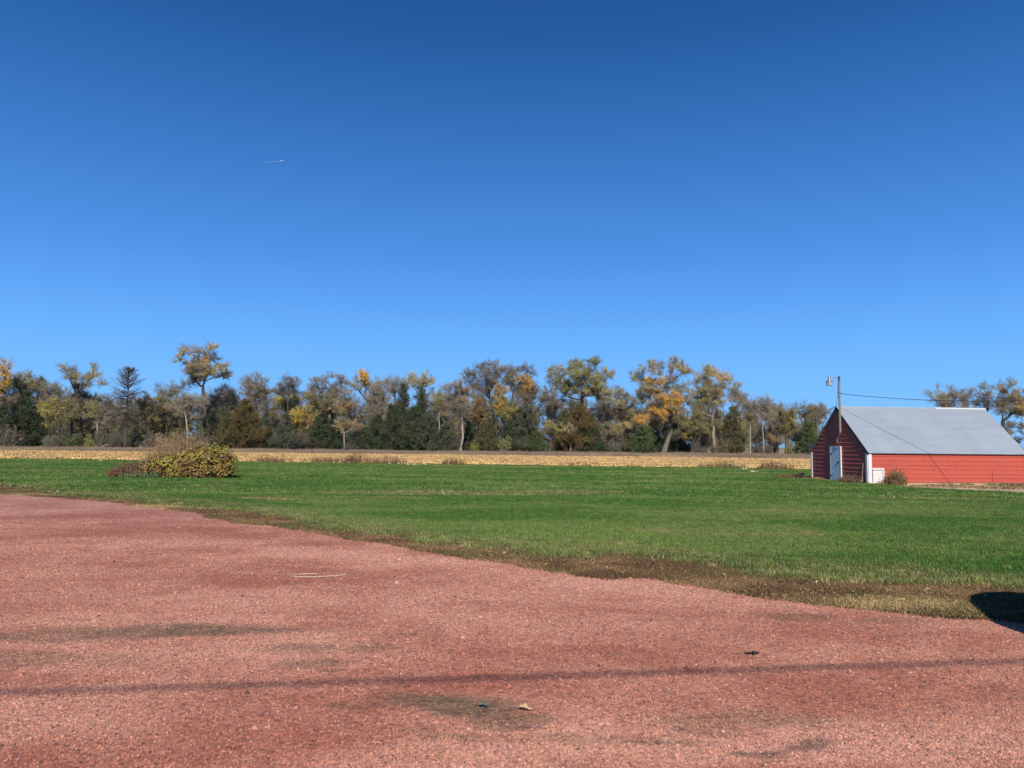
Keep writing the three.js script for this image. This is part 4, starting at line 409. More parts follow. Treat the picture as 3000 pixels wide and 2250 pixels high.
  { const pts = nodes.slice(0, 6).map(n => V(...n.p)), cv = new THREE.CatmullRomCurve3(pts), S = 14, nn = 10; for (let k = 0; k <= S; k++) { const t = k / S, p = cv.getPoint(t), rr = r * (1.05 - .25 * t + .35 * Math.exp(-t * 9)); for (let q = 0; q < nn; q++) { const a = q / nn * 6.2832, w = rr * (1 + .12 * (vnoise(q * 1.7 + seed, t * 6) - .5)), c = bc.map(v => v * (.72 + .56 * vnoise(q * 2.1 + seed, t * 14))); trunk.v(p.x + Math.cos(a) * w, p.y, p.z + Math.sin(a) * w, c); } } for (let k = 0; k < S; k++) for (let q = 0; q < nn; q++) { const a = k * nn + q, b = k * nn + (q + 1) % nn; trunk.tri(a, a + nn, b); trunk.tri(b, a + nn, b + nn); } }
  for (let k = 6; k < nodes.length; k++) { const n = nodes[k], p = nodes[n.parent], c = jit(bc, R, .18); const r0 = Math.min(p.r, n.r * 1.3); trunk.tube(p.p, n.p, r0, n.r, n.r > .09 ? 7 : n.r > .035 ? 5 : 3, c); }
  const t = thing(name, label, category, group, [x, 0, z]);
  part(t, 'trunk', trunk.geo(), barkMat); const crown = leaves.length > 8 ? 'twigs' : 'crown'; if (twigs.length) sprays(t, crown, BARE[seed % 3], inst1, twigs); if (leaves.length > 8) sprays(t, 'crown', LEAFY[seed % 3], inst2, leaves);
  stats.t += trunk.i.length / 3;
  return t;
}
const stats = { t: 0, n: 0 };
const CED = { cedar: [[.068, .092, .042], [.10, .122, .054], [.05, .07, .032]], gcedar: [[.115, .122, .072], [.155, .155, .095], [.075, .085, .05]], rcedar: [[.18, .125, .042], [.225, .16, .056], [.105, .093, .036]], ocedar: [[.145, .138, .056], [.195, .18, .078], [.088, .094, .04]], fcedar: [[.11, .148, .047], [.15, .182, .064], [.072, .1, .037]] };
function cedar(name, label, group, x, z, h, hw, key, seed) {
  const R = rng(seed), trunk = new GB(), list = [], C = CED[key], bc = [.11, .085, .065], wide = hw / h, droop = name === 'spruce_tree';
  const ph = R() * 9, lean = (R() - .5) * .06 * h; trunk.tube([0, -.1, 0], [lean * .5, h * .5, 0], .13 + h * .012, .09, 6, bc); trunk.tube([lean * .5, h * .5, 0], [lean, h * .98, 0], .09, .02, 5, bc);
  const env = (t, a) => hw * 1.12 * Math.pow(1 - t, wide > .7 ? .55 : .8) * (t < .1 ? .72 + t * 2.8 : 1) * (.36 + 1.1 * vnoise(a * 2.2 + ph, t * 8 + ph)) + .06;
  const nb = Math.round(110 + hw * h * 8);
  for (let k = 0; k < nb; k++) {
    const t = .02 + .97 * Math.pow(R(), wide > .7 ? .9 : 1.1), a = R() * 6.2832, ca = Math.cos(a), sa = Math.sin(a), rr = env(t, a), y0 = t * h, rise = droop ? -.12 : .4;
    const b0 = [lean * t, y0 - rr * .15, 0], e = [lean * t + ca * rr, y0 + rr * rise * (.5 + R() * .6) - (droop ? rr * .15 : 0), sa * rr];
    if (e[1] < .2) e[1] = .2 + R() * .2; if (e[1] > h - .15) e[1] = h - .15 - R() * .3;
    trunk.spike(b0, e, .022, bc);
    const base = mix3(C[0], C[1], R()).map(v => v * (.75 + .5 * R())), n = 3 + Math.round(rr * 2.4);
    for (let q = 0; q < n; q++) { const u = .45 + .55 * Math.sqrt(R()), sp = .2 + .2 * rr, v = unit(R), p = [mix(b0[0], e[0], u) + (R() - .5) * sp, mix(b0[1], e[1], u) + (R() - .5) * sp * .7, mix(b0[2], e[2], u) + (R() - .5) * sp]; if (p[1] < .1) p[1] = .1; list.push([p[0], p[1], p[2], ca * .8 + v[0] * .6, (droop ? -.1 : .75) + v[1] * .5, sa * .8 + v[2] * .6, (.45 + .75 * Math.pow(R(), 2)), .7 + .5 * R(), R() * 6.283, jit(R() < .2 ? C[2] : base, R, .22)]); }
  }
  for (let q = 0; q < 14; q++) list.push([lean + (R() - .5) * .2, h * .9 + R() * h * .06, (R() - .5) * .2, (R() - .5) * .5, 1, (R() - .5) * .5, .45, .7, R() * 6, jit(C[0], R, .2)]);
  const t = thing(name, label, 'tree', group, [x, 0, z]); part(t, 'trunk', trunk.geo(), barkMat); sprays(t, 'crown', NEEDLE[seed % 3], inst2, list); stats.t += trunk.i.length / 3; return t;
}
function shrub(name, label, group, x, z, h, hw, key, lf, tw, seed) {
  const R = rng(seed), n = Math.max(5, Math.round(hw * 7)), stems = new GB(), tl = [], ll = [], cols = LEAF[key], tc = name === 'willow_shrub' ? [.3, .26, .2] : [.16, .13, .112];
  for (let s = 0; s < n * 3; s++) {
    const a = R() * 6.283, r0 = R() * hw * .55, b = [Math.cos(a) * r0, -.05, Math.sin(a) * r0 * .7], sp = hw * (.25 + .75 * R()), hh = h * (.5 + .45 * R()) * Math.sqrt(Math.max(.15, 1 - Math.pow(sp / hw * .8, 2))), e = [Math.cos(a) * sp, hh, Math.sin(a) * sp * .8], m = lp(b, e, .5); m[1] += hh * .12;
    const c = jit(tc, R, .25); stems.tube(b, m, .03, .02, 3, c); stems.spike(m, e, .02, c);
    for (let k = 0; k < 5; k++) { const t = .15 + .8 * R(), p = lp(b, e, t), u = unit(R); p[1] = Math.max(.05, p[1]); const dx = u[0] + Math.cos(a) * .4, dz = u[2] + Math.sin(a) * .4, sc = (.4 + .4 * R()); if (R() < tw) tl.push([p[0], p[1], p[2], dx, .6 + u[1] * .5, dz, sc, 1.1, R() * 6.283, c]); if (R() < lf * .75) ll.push([p[0], p[1], p[2], dx, .5 + u[1] * .6, dz, sc * .9, 1, R() * 6.283, jit(mix3(cols[0], cols[1], R()), R, .25)]); }
  }
  const t = thing(name, label, 'shrub', group, [x, 0, z]); part(t, 'stems', stems.geo(), twigMat); if (tl.length > 8) sprays(t, 'twigs', BARE[seed % 3], inst1, tl); if (ll.length > 8) sprays(t, 'foliage', LEAFY[seed % 3], inst2, ll); stats.t += stems.i.length / 3; return t;
}
BROAD.forEach((b, k) => broadTree(b[0], b[1], 'tree', 'broadleaf trees along the field', b[2], b[3], b[4], b[5], b[6], b[7], b[8], 1000 + k * 7));
CEDARS.forEach((c, k) => cedar(c[0], c[1], 'evergreens along the field', c[2], c[3], c[4], c[5], c[6], 3000 + k * 11));
SHRUBS.forEach((s, k) => shrub(s[0], s[1], 'shrubs at the foot of the trees', s[2], s[3], s[4], s[5], s[6], s[7], s[8], 5000 + k * 13));
// bare dark conifer with tiered twigs
{
  const R = rng(77), trunk = new GB(), tw = new GB(), bc = [.10, .075, .062], tc = [.125, .09, .075];
  trunk.tube([0, -.1, 0], [.1, 6, 0], .3, .2, 8, bc); trunk.tube([.1, 6, 0], [.25, 12, .1], .2, .11, 7, bc); trunk.tube([.25, 12, .1], [.3, 17.3, 0], .11, .02, 5, bc); trunk.tube([.55, -.1, .1], [.12, 5.2, 0], .17, .1, 6, bc);
  for (let k = 0; k < 230; k++) {
    const t = Math.pow(R(), .85), y = 5.2 + t * 11.8, a = R() * 6.283, len = (t < .62 ? mix(3.2, 4.1, clamp(t / .4)) : mix(4.1, .9, (t - .62) / .38)) * (.6 + R() * .45), up = t > .6 ? .55 + (t - .6) * 1.2 : t > .35 ? .25 : -.05, ca = Math.cos(a), sa = Math.sin(a), b = [.2, y, 0], e = [.2 + ca * len, y + len * up * (.7 + R() * .5), sa * len], m = lp(b, e, .5); m[1] -= len * .08; if (e[1] > 17.5) { const f = Math.max(.15, (17.5 - R() * .8 - y) / (e[1] - y)); for (let i = 0; i < 3; i++) e[i] = mix(b[i], e[i], f), m[i] = mix(b[i], m[i], f); }
    trunk.tube(b, m, .05, .032, 4, bc); trunk.spike(m, e, .034, bc);
    for (let q = 0; q < 26; q++) { const u = .2 + .8 * R(), p = u < .5 ? lp(b, m, u * 2) : lp(m, e, u * 2 - 1), v = unit(R), l = .3 + .5 * R(), c = jit(tc, R, .3); const f = [p[0] + (ca * .5 + v[0] * .8) * l, p[1] + (up * .4 + v[1] * .5 + .1) * l, p[2] + (sa * .5 + v[2] * .8) * l]; tw.spike(p, f, .014, c); for (let i = 0; i < 3; i++) { const s = lp(p, f, .3 + R() * .5), w = unit(R); tw.spike(s, [s[0] + w[0] * .25, s[1] + w[1] * .2 + .05, s[2] + w[2] * .25], .008, c); } }
  }
  const t = thing('bare_conifer', 'bare dark larch-like conifer with upswept top, right of the pale-leaved leaning cottonwood', 'tree', null, [-82.1, 0, -164]); part(t, 'trunk', trunk.geo(), barkMat); part(t, 'crown', tw.geo(), twigMat);
}
// trees deeper in the wood, seen in the gaps between the front ones
{
  const R = rng(99), kinds = [['olive', .9, 'olive-leaved'], ['brown', .5, 'brown-leaved'], ['none', 0, 'bare grey'], ['ggreen', .9, 'grey-green'], ['olive', .9, 'olive-leaved'], ['ygreen', .7, 'yellow-green'], ['fgreen', .9, 'dark green']];
  for (let row = 0; row < 3; row++) for (let k = 0; k < 46; k++) {
    const z = -([177, 188, 201][row] + R() * 7), span = [-.705, .40], x = -z * mix(span[0], span[1], (k + .15 + R() * .7) / 46), s = x / -z, low = (s > .27 ? 2.4 : 0) + (s < -.40 && s > -.52 ? .8 : 0), open = s > .29 && row < 2;
    const [key, lf, word] = kinds[Math.floor(R() * 7)], h = ([9.6, 11.2, 12.6][row] + R() * 2.8 - low * 1.25) , w = 1.8 + R() * 1.0, L = [], nl = open ? 6 : 9, base = open ? h * .42 : 2.0;
    for (let q = 0; q < nl; q++) { const a = q * 2.4 + R(), t = q / (nl - 1), rr = w * (.3 + .5 * R()) * (.6 + .5 * Math.sin(Math.PI * (t * .8 + .15))); L.push([Math.cos(a) * rr, mix(base, h - 1, t) + (R() - .5) * .6, 1.2 + R() * .5, 1.2 + R() * .4, q > nl - 3 && R() < .5 ? 'none' : key, q > nl - 3 ? lf * .5 : lf * (.7 + .5 * R()), .85]); }
    broadTree('woodland_tree', `${word} tree deep in the wood seen between the front trees`, 'tree', `${word} trees deep in the wood`, x, z, .12 + R() * .09, (R() - .5) * .6, h * .4, R() < .5 ? 'dk' : 'gr', L, 7000 + k + row * 50);
  }
  // young growth filling the wood's lower storey
  for (let k = 0; k < 64; k++) { const z = -(164 + R() * 11), s = mix(-.7, .285, (k + R()) / 64), d = Math.floor(R() * 4), kk = [['fgreen', .9, 'dark green'], ['olive', .9, 'olive-leaved'], ['brown', .3, 'brown twiggy'], ['ggreen', .9, 'grey-green']][d]; shrub('thicket_shrub', `${kk[2]} tall young growth filling the lower wood`, `${kk[2]} young growth in the wood`, -z * s, z, 3.4 + R() * 3, 1.5 + R() * 1.0, kk[0], kk[1], 1, 9500 + k); }
  // brush under the wood
  for (let k = 0; k < 60; k++) { const z = -(166 + R() * 16), s = mix(-.7, .38, (k + R()) / 60), open = s > .29; if (open && R() < .5) continue; const d = R(); shrub('understory_shrub', d < .5 ? 'dark twiggy brush in the shade under the wood' : 'grey-green leafy brush in the shade under the wood', d < .5 ? 'twiggy brush under the wood' : 'leafy brush under the wood', -z * s, z, 1.9 + R() * 1.8, 1.5 + R() * 1.2, d < .5 ? 'brown' : 'ggreen', d < .5 ? .3 : .7, 1, 9000 + k); }
}
// fallen log and leaning snag at the wood's edge
{
  const g = new GB(), c = [.36, .32, .27]; g.tube([0, .12, 0], [1.0, .75, .1], .14, .13, 8, c); g.tube([1.0, .75, .1], [2.0, 1.15, .2], .13, .06, 8, c); g.spike([1.2, .82, .1], [1.5, 1.3, .0], .05, c);
  const t = thing('fallen_log', 'pale grey fallen log slanting at the foot of the bare conifer', 'log', null, [-84.9, 0, -159]); part(t, 'log', g.geo(), barkMat);
  const g2 = new GB(); g2.tube([0, -.05, 0], [.7, 1.3, 0], .13, .1, 7, c); g2.tube([.7, 1.3, 0], [1.0, 2.0, 0], .1, .04, 6, c);
  const t2 = thing('leaning_snag', 'short pale leaning dead stump left of the fallen log', 'stump', null, [-87.4, 0, -159]); part(t2, 'stump', g2.geo(), barkMat);
}

// ---------------------------------------------------------------- vine-covered bush and weeds
function mound(t, name, lobes, n, colour, size, seed, stemsN) {
  const R = rng(seed), fol = new GB(), st = new GB(), vol = lobes.map(l => l[3] * l[4] + l[4] * l[5]), tot = vol.reduce((a, b) => a + b);
  lobes.forEach((l, li) => {
    for (let k = 0; k < n * vol[li] / tot; k++) {
      const u = unit(R), lump = .66 + .62 * vnoise(u[0] * 3.1 + li * 5 + 20, u[1] * 3.1 + u[2] * 2.3 + 9), rr = (R() < .3 ? .55 + .4 * R() : .9 + .14 * R()) * lump, x = l[0] + u[0] * l[3] * rr, y = l[1] + u[1] * l[4] * rr, z = l[2] + u[2] * l[5] * rr; if (y < .03) continue;
      const nx = u[0] + (R() - .5) * 1.2, ny = u[1] * .6 + .35 + (R() - .5), nz = u[2] + (R() - .5) * 1.2, m = Math.hypot(nx, ny, nz); fol.leaf(x, y, z, nx / m, ny / m, nz / m, size * (.6 + .7 * R()), R, colour(x, y, z, R), .72);
    }
    for (let k = 0; k < stemsN; k++) { const u = unit(R); st.spike([l[0] * .9 + (R() - .5) * .5, 0, l[2] + (R() - .5) * .4], [l[0] + u[0] * l[3] * .95, Math.max(.1, l[1] + u[1] * l[4] * .95), l[2] + u[2] * l[5] * .95], .012, jit([.14, .09, .06], R, .3)); }
  });
  part(t, 'stems', st.geo(), twigMat); part(t, name, fol.geo(true), leafMat);
}
{
  const t = thing('vine_bush', 'rounded vine-covered bush with yellow-green and russet leaves on the lawn', 'bush', null, [-15.45, 0, -37.8]);
  const col = (x, y, z, R) => { const g = clamp(.15 + y * .5 + (fbm(x * 1.3 + 9, y * 1.6, 2) - .5) * 1.5 + (R() - .5) * .4), k = R(); let c = g > .5 ? mix3([.20, .19, .024], [.42, .36, .05], R()) : mix3([.15, .105, .024], [.32, .225, .04], R()); if (k > .6 + g * .36) c = mix3([.15, .072, .03], [.33, .18, .07], R()); if (R() < .035) c = [.46, .34, .16]; return jit(c, R, .35); };
  mound(t, 'foliage', [[1.0, .72, 0, .95, .82, .9], [.35, .84, -.1, .85, .74, .9], [1.25, .95, -.1, .55, .62, .6], [-.45, .68, .05, .85, .62, .85], [-1.2, .58, .1, .8, .55, .75], [1.55, .4, .25, .55, .42, .6], [-1.95, .44, .15, .65, .44, .6], [.6, .42, .55, 1.0, .44, .45], [-.5, .3, .6, 1.0, .34, .4], [-2.5, .2, .2, .4, .22, .4]], 10500, col, .060, 501, 60);
}
function weeds(name, label, group, x, z, wid, dep, h, n, cols, seed, bush = 1) {
  const R = rng(seed), st = new GB(), hd = new GB();
  for (let k = 0; k < n; k++) {
    const a = R() * 6.283, r = Math.sqrt(R()), px = Math.cos(a) * r * wid, pz = Math.sin(a) * r * dep, hh = h * (.4 + .6 * R()) * (1 - .5 * r * r), lx = (R() - .5) * .5 * hh, lz = (R() - .5) * .4 * hh, b = [px, 0, pz], e = [px + lx, hh, pz + lz], c = jit(cols[Math.floor(R() * cols.length)], R, .3); st.spike(b, e, .009 + .005 * R(), c);
    for (let q = 0; q < 5 * bush; q++) { const t = .25 + .75 * R(), p = lp(b, e, t), u = unit(R), l = hh * (.1 + .16 * R()), f = [p[0] + u[0] * l, Math.max(.02, p[1] + (u[1] * .4 + .5) * l), p[2] + u[2] * l]; st.spike(p, f, .006, c); if (R() < .7) { const v = unit(R); hd.leaf(f[0], f[1], f[2], v[0], v[1], v[2], .018 + .03 * R(), R, jit(c, R, .25), .6); } }
  }
  const t = thing(name, label, 'weeds', group, [x, 0, z]); part(t, 'stems', st.geo(), twigMat); part(t, 'seed_heads', hd.geo(true), leafMat); return t;
}
const TAN = [[.38, .25, .13], [.30, .185, .09], [.46, .33, .18]], RUSTW = [[.21, .115, .06], [.17, .10, .06], [.26, .16, .09]];
weeds('dry_weeds', 'tall tan dry weeds rising behind the left side of the vine-covered bush', null, -16.75, -39.1, 1.95, .7, 2.45, 1300, TAN, 601, 2);
weeds('dry_weeds', 'low pinkish-brown dry weeds at the left end of the vine-covered bush', null, -18.3, -37.6, 1.25, .6, .85, 620, RUSTW, 602, 2);
{ const t = thing('ground_ivy', 'low green leafy plants at the left foot of the vine-covered bush', 'plants', null, [-17.75, 0, -36.9]); mound(t, 'foliage', [[0, .12, 0, .9, .2, .4], [.5, .16, -.1, .5, .22, .4], [-.6, .12, .1, .4, .16, .3]], 900, (x, y, z, R) => jit(mix3([.075, .12, .04], [.13, .17, .06], R()), R, .3), .05, 503, 10); }
// weed patches where the lawn meets the corn
[['rusty weed patch at the corn edge just right of the vine-covered bush', -12.3 * 1.75, -69.0, 2.2, .75, 150], ['small brown weed patch at the corn edge, second right of the vine-covered bush', -17.6, -69.3, 1.6, .5, 90], ['wide brown weed patch at the corn edge below the bright yellow rounded tree', -15.4, -68.3, 2.6, .85, 210], ['tallest brown weed tuft at the corn edge below the large olive tree', -13.6, -68.2, 1.4, 1.15, 130], ['dark brown weed patch at the corn edge below the golden-topped tree', -10.9, -67.8, 1.9, .85, 150], ['compact dark weed clump at the corn edge below the round brown tree', -5.1, -67.0, 1.0, .8, 120], ['faint tan weed patch at the corn edge below the middle cottonwood', 6.3, -66.0, 2.3, .5, 100], ['green-brown weed clump at the corn edge left of the barn', 17.2, -63.6, 2.2, .8, 170], ['bristly brown weed clump at the corn edge nearest the barn', 20.9, -61.4, 1.5, .95, 150]].forEach((w, k) => weeds('edge_weeds', w[0], 'weed patches at the corn edge', w[1], w[2], w[3], .5, w[4], w[5], k === 7 ? [[.12, .13, .06], [.2, .15, .08]] : RUSTW, 620 + k, 2));
// ---------------------------------------------------------------- barn
const noiseTex = repeatM(dataTex(512, 512, (i, j) => { const v = .84 + .16 * fbm(i * .02, j * .05, 4) + (hash(i, j) - .5) * .06 - .1 * smooth(.62, .8, fbm(i * .05 + 7, j * .012, 3)); return [v, v * .985, v * .97]; }), 4, 2);
const roofTex = repeatM(dataTex(512, 512, (i, j) => { const v = .86 + .16 * fbm(i * .015, j * .02, 4) + (hash(i, j) - .5) * .05, s = smooth(.66, .82, fbm(i * .03 + 3, j * .008 + 5, 3)); return [v + s * .05, v + s * .03, v - s * .02]; }), 6, 3);
const redPaint = [0, 1, 2].map(k => new THREE.MeshStandardMaterial({ color: new THREE.Color(.57 + k * .010, .104 + k * .003, .066 + k * .002), roughness: .7, map: noiseTex }));
const whitePaint = mat(.90, .89, .87, .6, { map: noiseTex }), doorPaint = mat(.84, .86, .86, .7, { map: noiseTex }), darkWood = mat(.045, .038, .033, .9), greyWood = mat(.26, .225, .19, .9), concrete = mat(.52, .39, .28, .95, { map: noiseTex }), steel = mat(.42, .42, .42, .4, { metalness: .8 }), blackIron = mat(.03, .03, .03, .5);
const roofMetal = [0, 1, 2].map(k => new THREE.MeshStandardMaterial({ color: new THREE.Color(.43 + k * .012, .485 + k * .012, .54 + k * .012), roughness: .42, metalness: .2, map: roofTex })), whiteMetal = mat(.62, .64, .64, .5);
const BW = 5.85, BL = 8.45, EAVE = 1.575, RIDGE = 4.0, OH = .1, SLOPE = (RIDGE - EAVE) / (BW / 2 + OH), ROW = .2145, Y0 = .12;
const barn = thing('barn', 'low red metal-sided barn with grey metal gable roof and white trim', 'barn', null, [17.72, 0, -38.4], .096);
const underRoof = u => EAVE - .06 + (BW / 2 + OH - Math.abs(u - BW / 2)) * SLOPE;     // height under the roof at distance u from the long wall
function sidingRow(y0, y1, uL, uR, place) {
  const h = y1 - y0, prof = [[y1, .004], [y0 + Math.min(.052, h * .6), .006], [y0 + Math.min(.034, h * .4), .022], [y0 + .004, .025], [y0, .012], [y0, 0]], p = [], uv = [], ix = [];
  for (const [y, d] of prof) { const a = uL(y), b = Math.max(a, uR(y)); p.push(...place(a, y, d), ...place(b, y, d)); uv.push(a, y, b, y); }
  for (let k = 0; k < prof.length - 1; k++) { const q = k * 2; ix.push(q, q + 2, q + 1, q + 1, q + 2, q + 3); }
  const g = new THREE.BufferGeometry(); g.setAttribute('position', new THREE.Float32BufferAttribute(p, 3)); g.setAttribute('uv', new THREE.Float32BufferAttribute(uv, 2)); g.setIndex(ix); return toCreasedNormals(g, .5);
}
{
  // walls: a solid core behind the metal siding
  const core = new THREE.Shape(); core.moveTo(0, 0); core.lineTo(BW, 0); core.lineTo(BW, underRoof(BW)); core.lineTo(BW / 2, underRoof(BW / 2)); core.lineTo(0, underRoof(0)); core.closePath();
  const cg = new THREE.ExtrudeGeometry(core, { depth: BL - .03, bevelEnabled: false }); cg.rotateY(Math.PI / 2); cg.translate(.015, 0, 0);
  // after the turn shape x runs to -z (away), extrusion runs to +x
  const wall = part(barn, 'wall', cg, mat(.30, .06, .05, .8));
  wall.scale.set(1, 1, .995); wall.position.z = -.014;
  let k = 0;
  for (let y = Y0; y < underRoof(0) - .02; y += ROW) { const y1 = Math.min(y + ROW - .002, underRoof(0) - .01); part(barn, 'siding_panel', sidingRow(y, y1, () => .17, () => BL - .17, (u, yy, d) => [u, yy, d]), redPaint[k++ % 3]); part(barn, 'siding_panel', sidingRow(y, y1, () => .17, () => BL - .17, (u, yy, d) => [u, yy, -BW - d]), redPaint[k % 3]); }
  const lim = y => { const d = (y - (EAVE - .06)) / SLOPE - OH; return Math.max(.16, d); };
  for (let y = Y0; y < RIDGE - .2; y += ROW) { const y1 = Math.min(y + ROW - .002, RIDGE - .12); const L = yy => Math.min(BW / 2, lim(yy)), Rr = yy => BW - Math.min(BW / 2, lim(yy)); part(barn, 'siding_panel', sidingRow(y, y1, L, Rr, (u, yy, d) => [-d, yy, -u]), redPaint[k++ % 3]); part(barn, 'siding_panel', sidingRow(y, y1, L, Rr, (u, yy, d) => [BL + d, yy, -u]), redPaint[k % 3]); }
  // foundation
  const f = [boxGeo(BL - .05, .19, .14, BL / 2, .025, -.08), boxGeo(BL - .05, .19, .14, BL / 2, .025, -BW + .08), boxGeo(.14, .19, BW - .35, .08, .025, -BW / 2), boxGeo(.14, .19, BW - .35, BL - .08, .025, -BW / 2)];
  part(barn, 'foundation', mergeGeometries(f), concrete);
  // corner trim
  for (const [x, z, sx, sz] of [[0, 0, -1, 1], [BL, 0, 1, 1], [0, -BW, -1, -1], [BL, -BW, 1, -1]]) { const g = [boxGeo(.175, 1.5, .05, x - sx * .07, .80, z + sz * .028), boxGeo(.05, 1.5, .16, x + sx * .026, .80, z - sz * .078)]; if (x === 0 && z === 0) { g[0] = boxGeo(.175, 1.56, .05, .07, .77, .028); } part(barn, 'corner_trim', mergeGeometries(g), whitePaint); }
  // roof: deck, sheets in two courses on each slope, ridge cap, rake boards
  const sl = Math.hypot(BW / 2 + OH, RIDGE - EAVE), ang = Math.atan2(RIDGE - EAVE, BW / 2 + OH), RL = BL + .07, R = rng(808), roof = new THREE.Group(); roof.name = 'roof'; barn.add(roof);
  for (const s of [1, -1]) {
    const slope = new THREE.Group(); const at = (geo) => { if (s < 0) geo.rotateY(Math.PI); return geo; };
    // local sheet axes: x along the barn, y up the slope; placed from the eave
    const place = (g, x, v, lift) => { g.rotateX(-(Math.PI / 2 - ang)); const e = V(0, Math.sin(ang), -Math.cos(ang)), n = V(0, Math.cos(ang), Math.sin(ang)); g.translate(0, e.y * v + n.y * lift, e.z * v + n.z * lift); g.translate(0, EAVE, OH); if (s < 0) { g.translate(0, 0, BW / 2); g.rotateY(Math.PI); g.translate(0, 0, -BW / 2); g.translate(BL - x, 0, 0); } else g.translate(x, 0, 0); return g; };
    const deck = new THREE.BoxGeometry(RL, sl - .02, .045); part(roof, 'roof_deck', place(deck, BL / 2, sl / 2, -.035), darkWood);
    const cols = 12, w = RL / cols;
    for (let c = 0; c < cols; c++) for (let r = 0; r < 2; r++) {
      const h = r ? sl * .47 : sl * .55, v0 = r ? sl * .53 : -.02 - R() * .012, sh = new THREE.Shape(), W2 = w / 2 + .012; const prof = [[-W2, 0], [-W2 + .012, .007], [-W2 + .03, .007], [-W2 + .045, .001], [-.02, 0], [0, .003], [.02, 0], [W2, .001]];
      const p = [], uv = [], ix = []; prof.forEach(([x, d], q) => { const wob = (R() - .5) * .002; for (const yy of [0, .5, 1]) { p.push(x, h * (yy - .5), d + wob + (yy === .5 ? (R() - .5) * .006 : 0)); uv.push(x + c * w, h * yy + v0); } }); for (let q = 0; q < prof.length - 1; q++) for (let e = 0; e < 2; e++) { const a = q * 3 + e; ix.push(a, a + 3, a + 1, a + 1, a + 3, a + 4); }
      const g = new THREE.BufferGeometry(); g.setAttribute('position', new THREE.Float32BufferAttribute(p, 3)); g.setAttribute('uv', new THREE.Float32BufferAttribute(uv, 2)); g.setIndex(ix); g.computeVertexNormals();
      g.rotateX((r ? 1 : -1) * -.0025); part(roof, 'roof_sheet', place(g, -.035 + w * (c + .5), v0 + h / 2, -.004 + (r ? .007 : 0) + (c % 2) * .002), roofMetal[Math.floor(R() * 3)]);
    }
    part(roof, 'eave_strip', place(new THREE.BoxGeometry(RL, .02, .05), BL / 2, -.012, -.034), darkWood);
    for (const x of [-.043, BL + .043]) part(roof, 'rake_board', place(new THREE.BoxGeometry(.022, sl + .01, .14), x, sl / 2, -.068), x < 0 && s < 0 ? whitePaint : (s < 0 ? greyWood : darkWood));
  }
  const cap = (x0, x1, m, lift) => { const sh = new THREE.Shape(), q = .085; sh.moveTo(-q, -q * SLOPE); sh.lineTo(0, .02); sh.lineTo(q, -q * SLOPE); sh.lineTo(q, -q * SLOPE - .008); sh.lineTo(0, .012); sh.lineTo(-q, -q * SLOPE - .008); const g = new THREE.ExtrudeGeometry(sh, { depth: x1 - x0, bevelEnabled: false }); g.rotateY(Math.PI / 2); g.translate(x0, RIDGE + .012 + lift, -BW / 2); part(roof, 'ridge_cap', g, m); };
  cap(-.06, 3.0, roofMetal[2], 0); cap(2.95, 5.7, roofMetal[2], .010); cap(5.6, BL + .06, whiteMetal, .016);
  // door on the gable end: u measured from the near corner
  const d0 = 2.47, d1 = 3.6, door = new THREE.Group(); door.name = 'door'; barn.add(door); const dc = -(d0 + d1) / 2, dw = d1 - d0;
  part(door, 'door_slab', boxGeo(.035, 1.76, dw - .2, -.058, .93, dc), doorPaint);
  for (let q = 0; q < 9; q++) part(door, 'door_board', boxGeo(.012, 1.74, .088, -.079, .93, dc - (dw - .2) / 2 + .055 + q * .1025, .004), doorPaint);
  part(door, 'door_frame', boxGeo(.07, 1.88, .1, -.055, .94, -d0 - .05), whitePaint); part(door, 'door_frame', boxGeo(.07, 1.88, .1, -.055, .94, -d1 + .05), whitePaint); part(door, 'door_frame', boxGeo(.065, .09, dw - .2, -.055, 1.84, dc), whitePaint);
  const hg = new THREE.TorusGeometry(.045, .012, 6, 14); hg.rotateY(Math.PI / 2); hg.translate(-.1, 1.03, -2.78); part(door, 'handle', mergeGeometries([hg.toNonIndexed(), boxGeo(.03, .05, .2, -.092, 1.05, -2.7)]), blackIron);
  for (const y of [.35, 1.5]) part(door, 'hinge', boxGeo(.014, .045, .2, -.092, y, -3.42, .004), blackIron);
  // white board hatch on the long wall beside the near corner
  const hatch = new THREE.Group(); hatch.name = 'hatch'; barn.add(hatch);
  part(hatch, 'hatch_frame', mergeGeometries([boxGeo(.62, .085, .075, .475, .775, .045), boxGeo(.075, .63, .075, .748, .415, .045)]), whitePaint);
  for (let q = 0; q < 4; q++) part(hatch, 'hatch_board', boxGeo(.5, .147, .04, .44, .185 + q * .148, .052, .002), whitePaint);
  part(hatch, 'hatch_sill', boxGeo(.62, .035, .1, .475, .092, .05), whitePaint);
  for (const x of [.26, .5, .7]) part(hatch, 'hatch_foot', boxGeo(.06, .09, .08, x, .03, .06), whitePaint);
  part(barn, 'patch_strip', boxGeo(.02, .6, .008, 6.55, .45, .036, .003), mat(.52, .095, .062, .7));
}
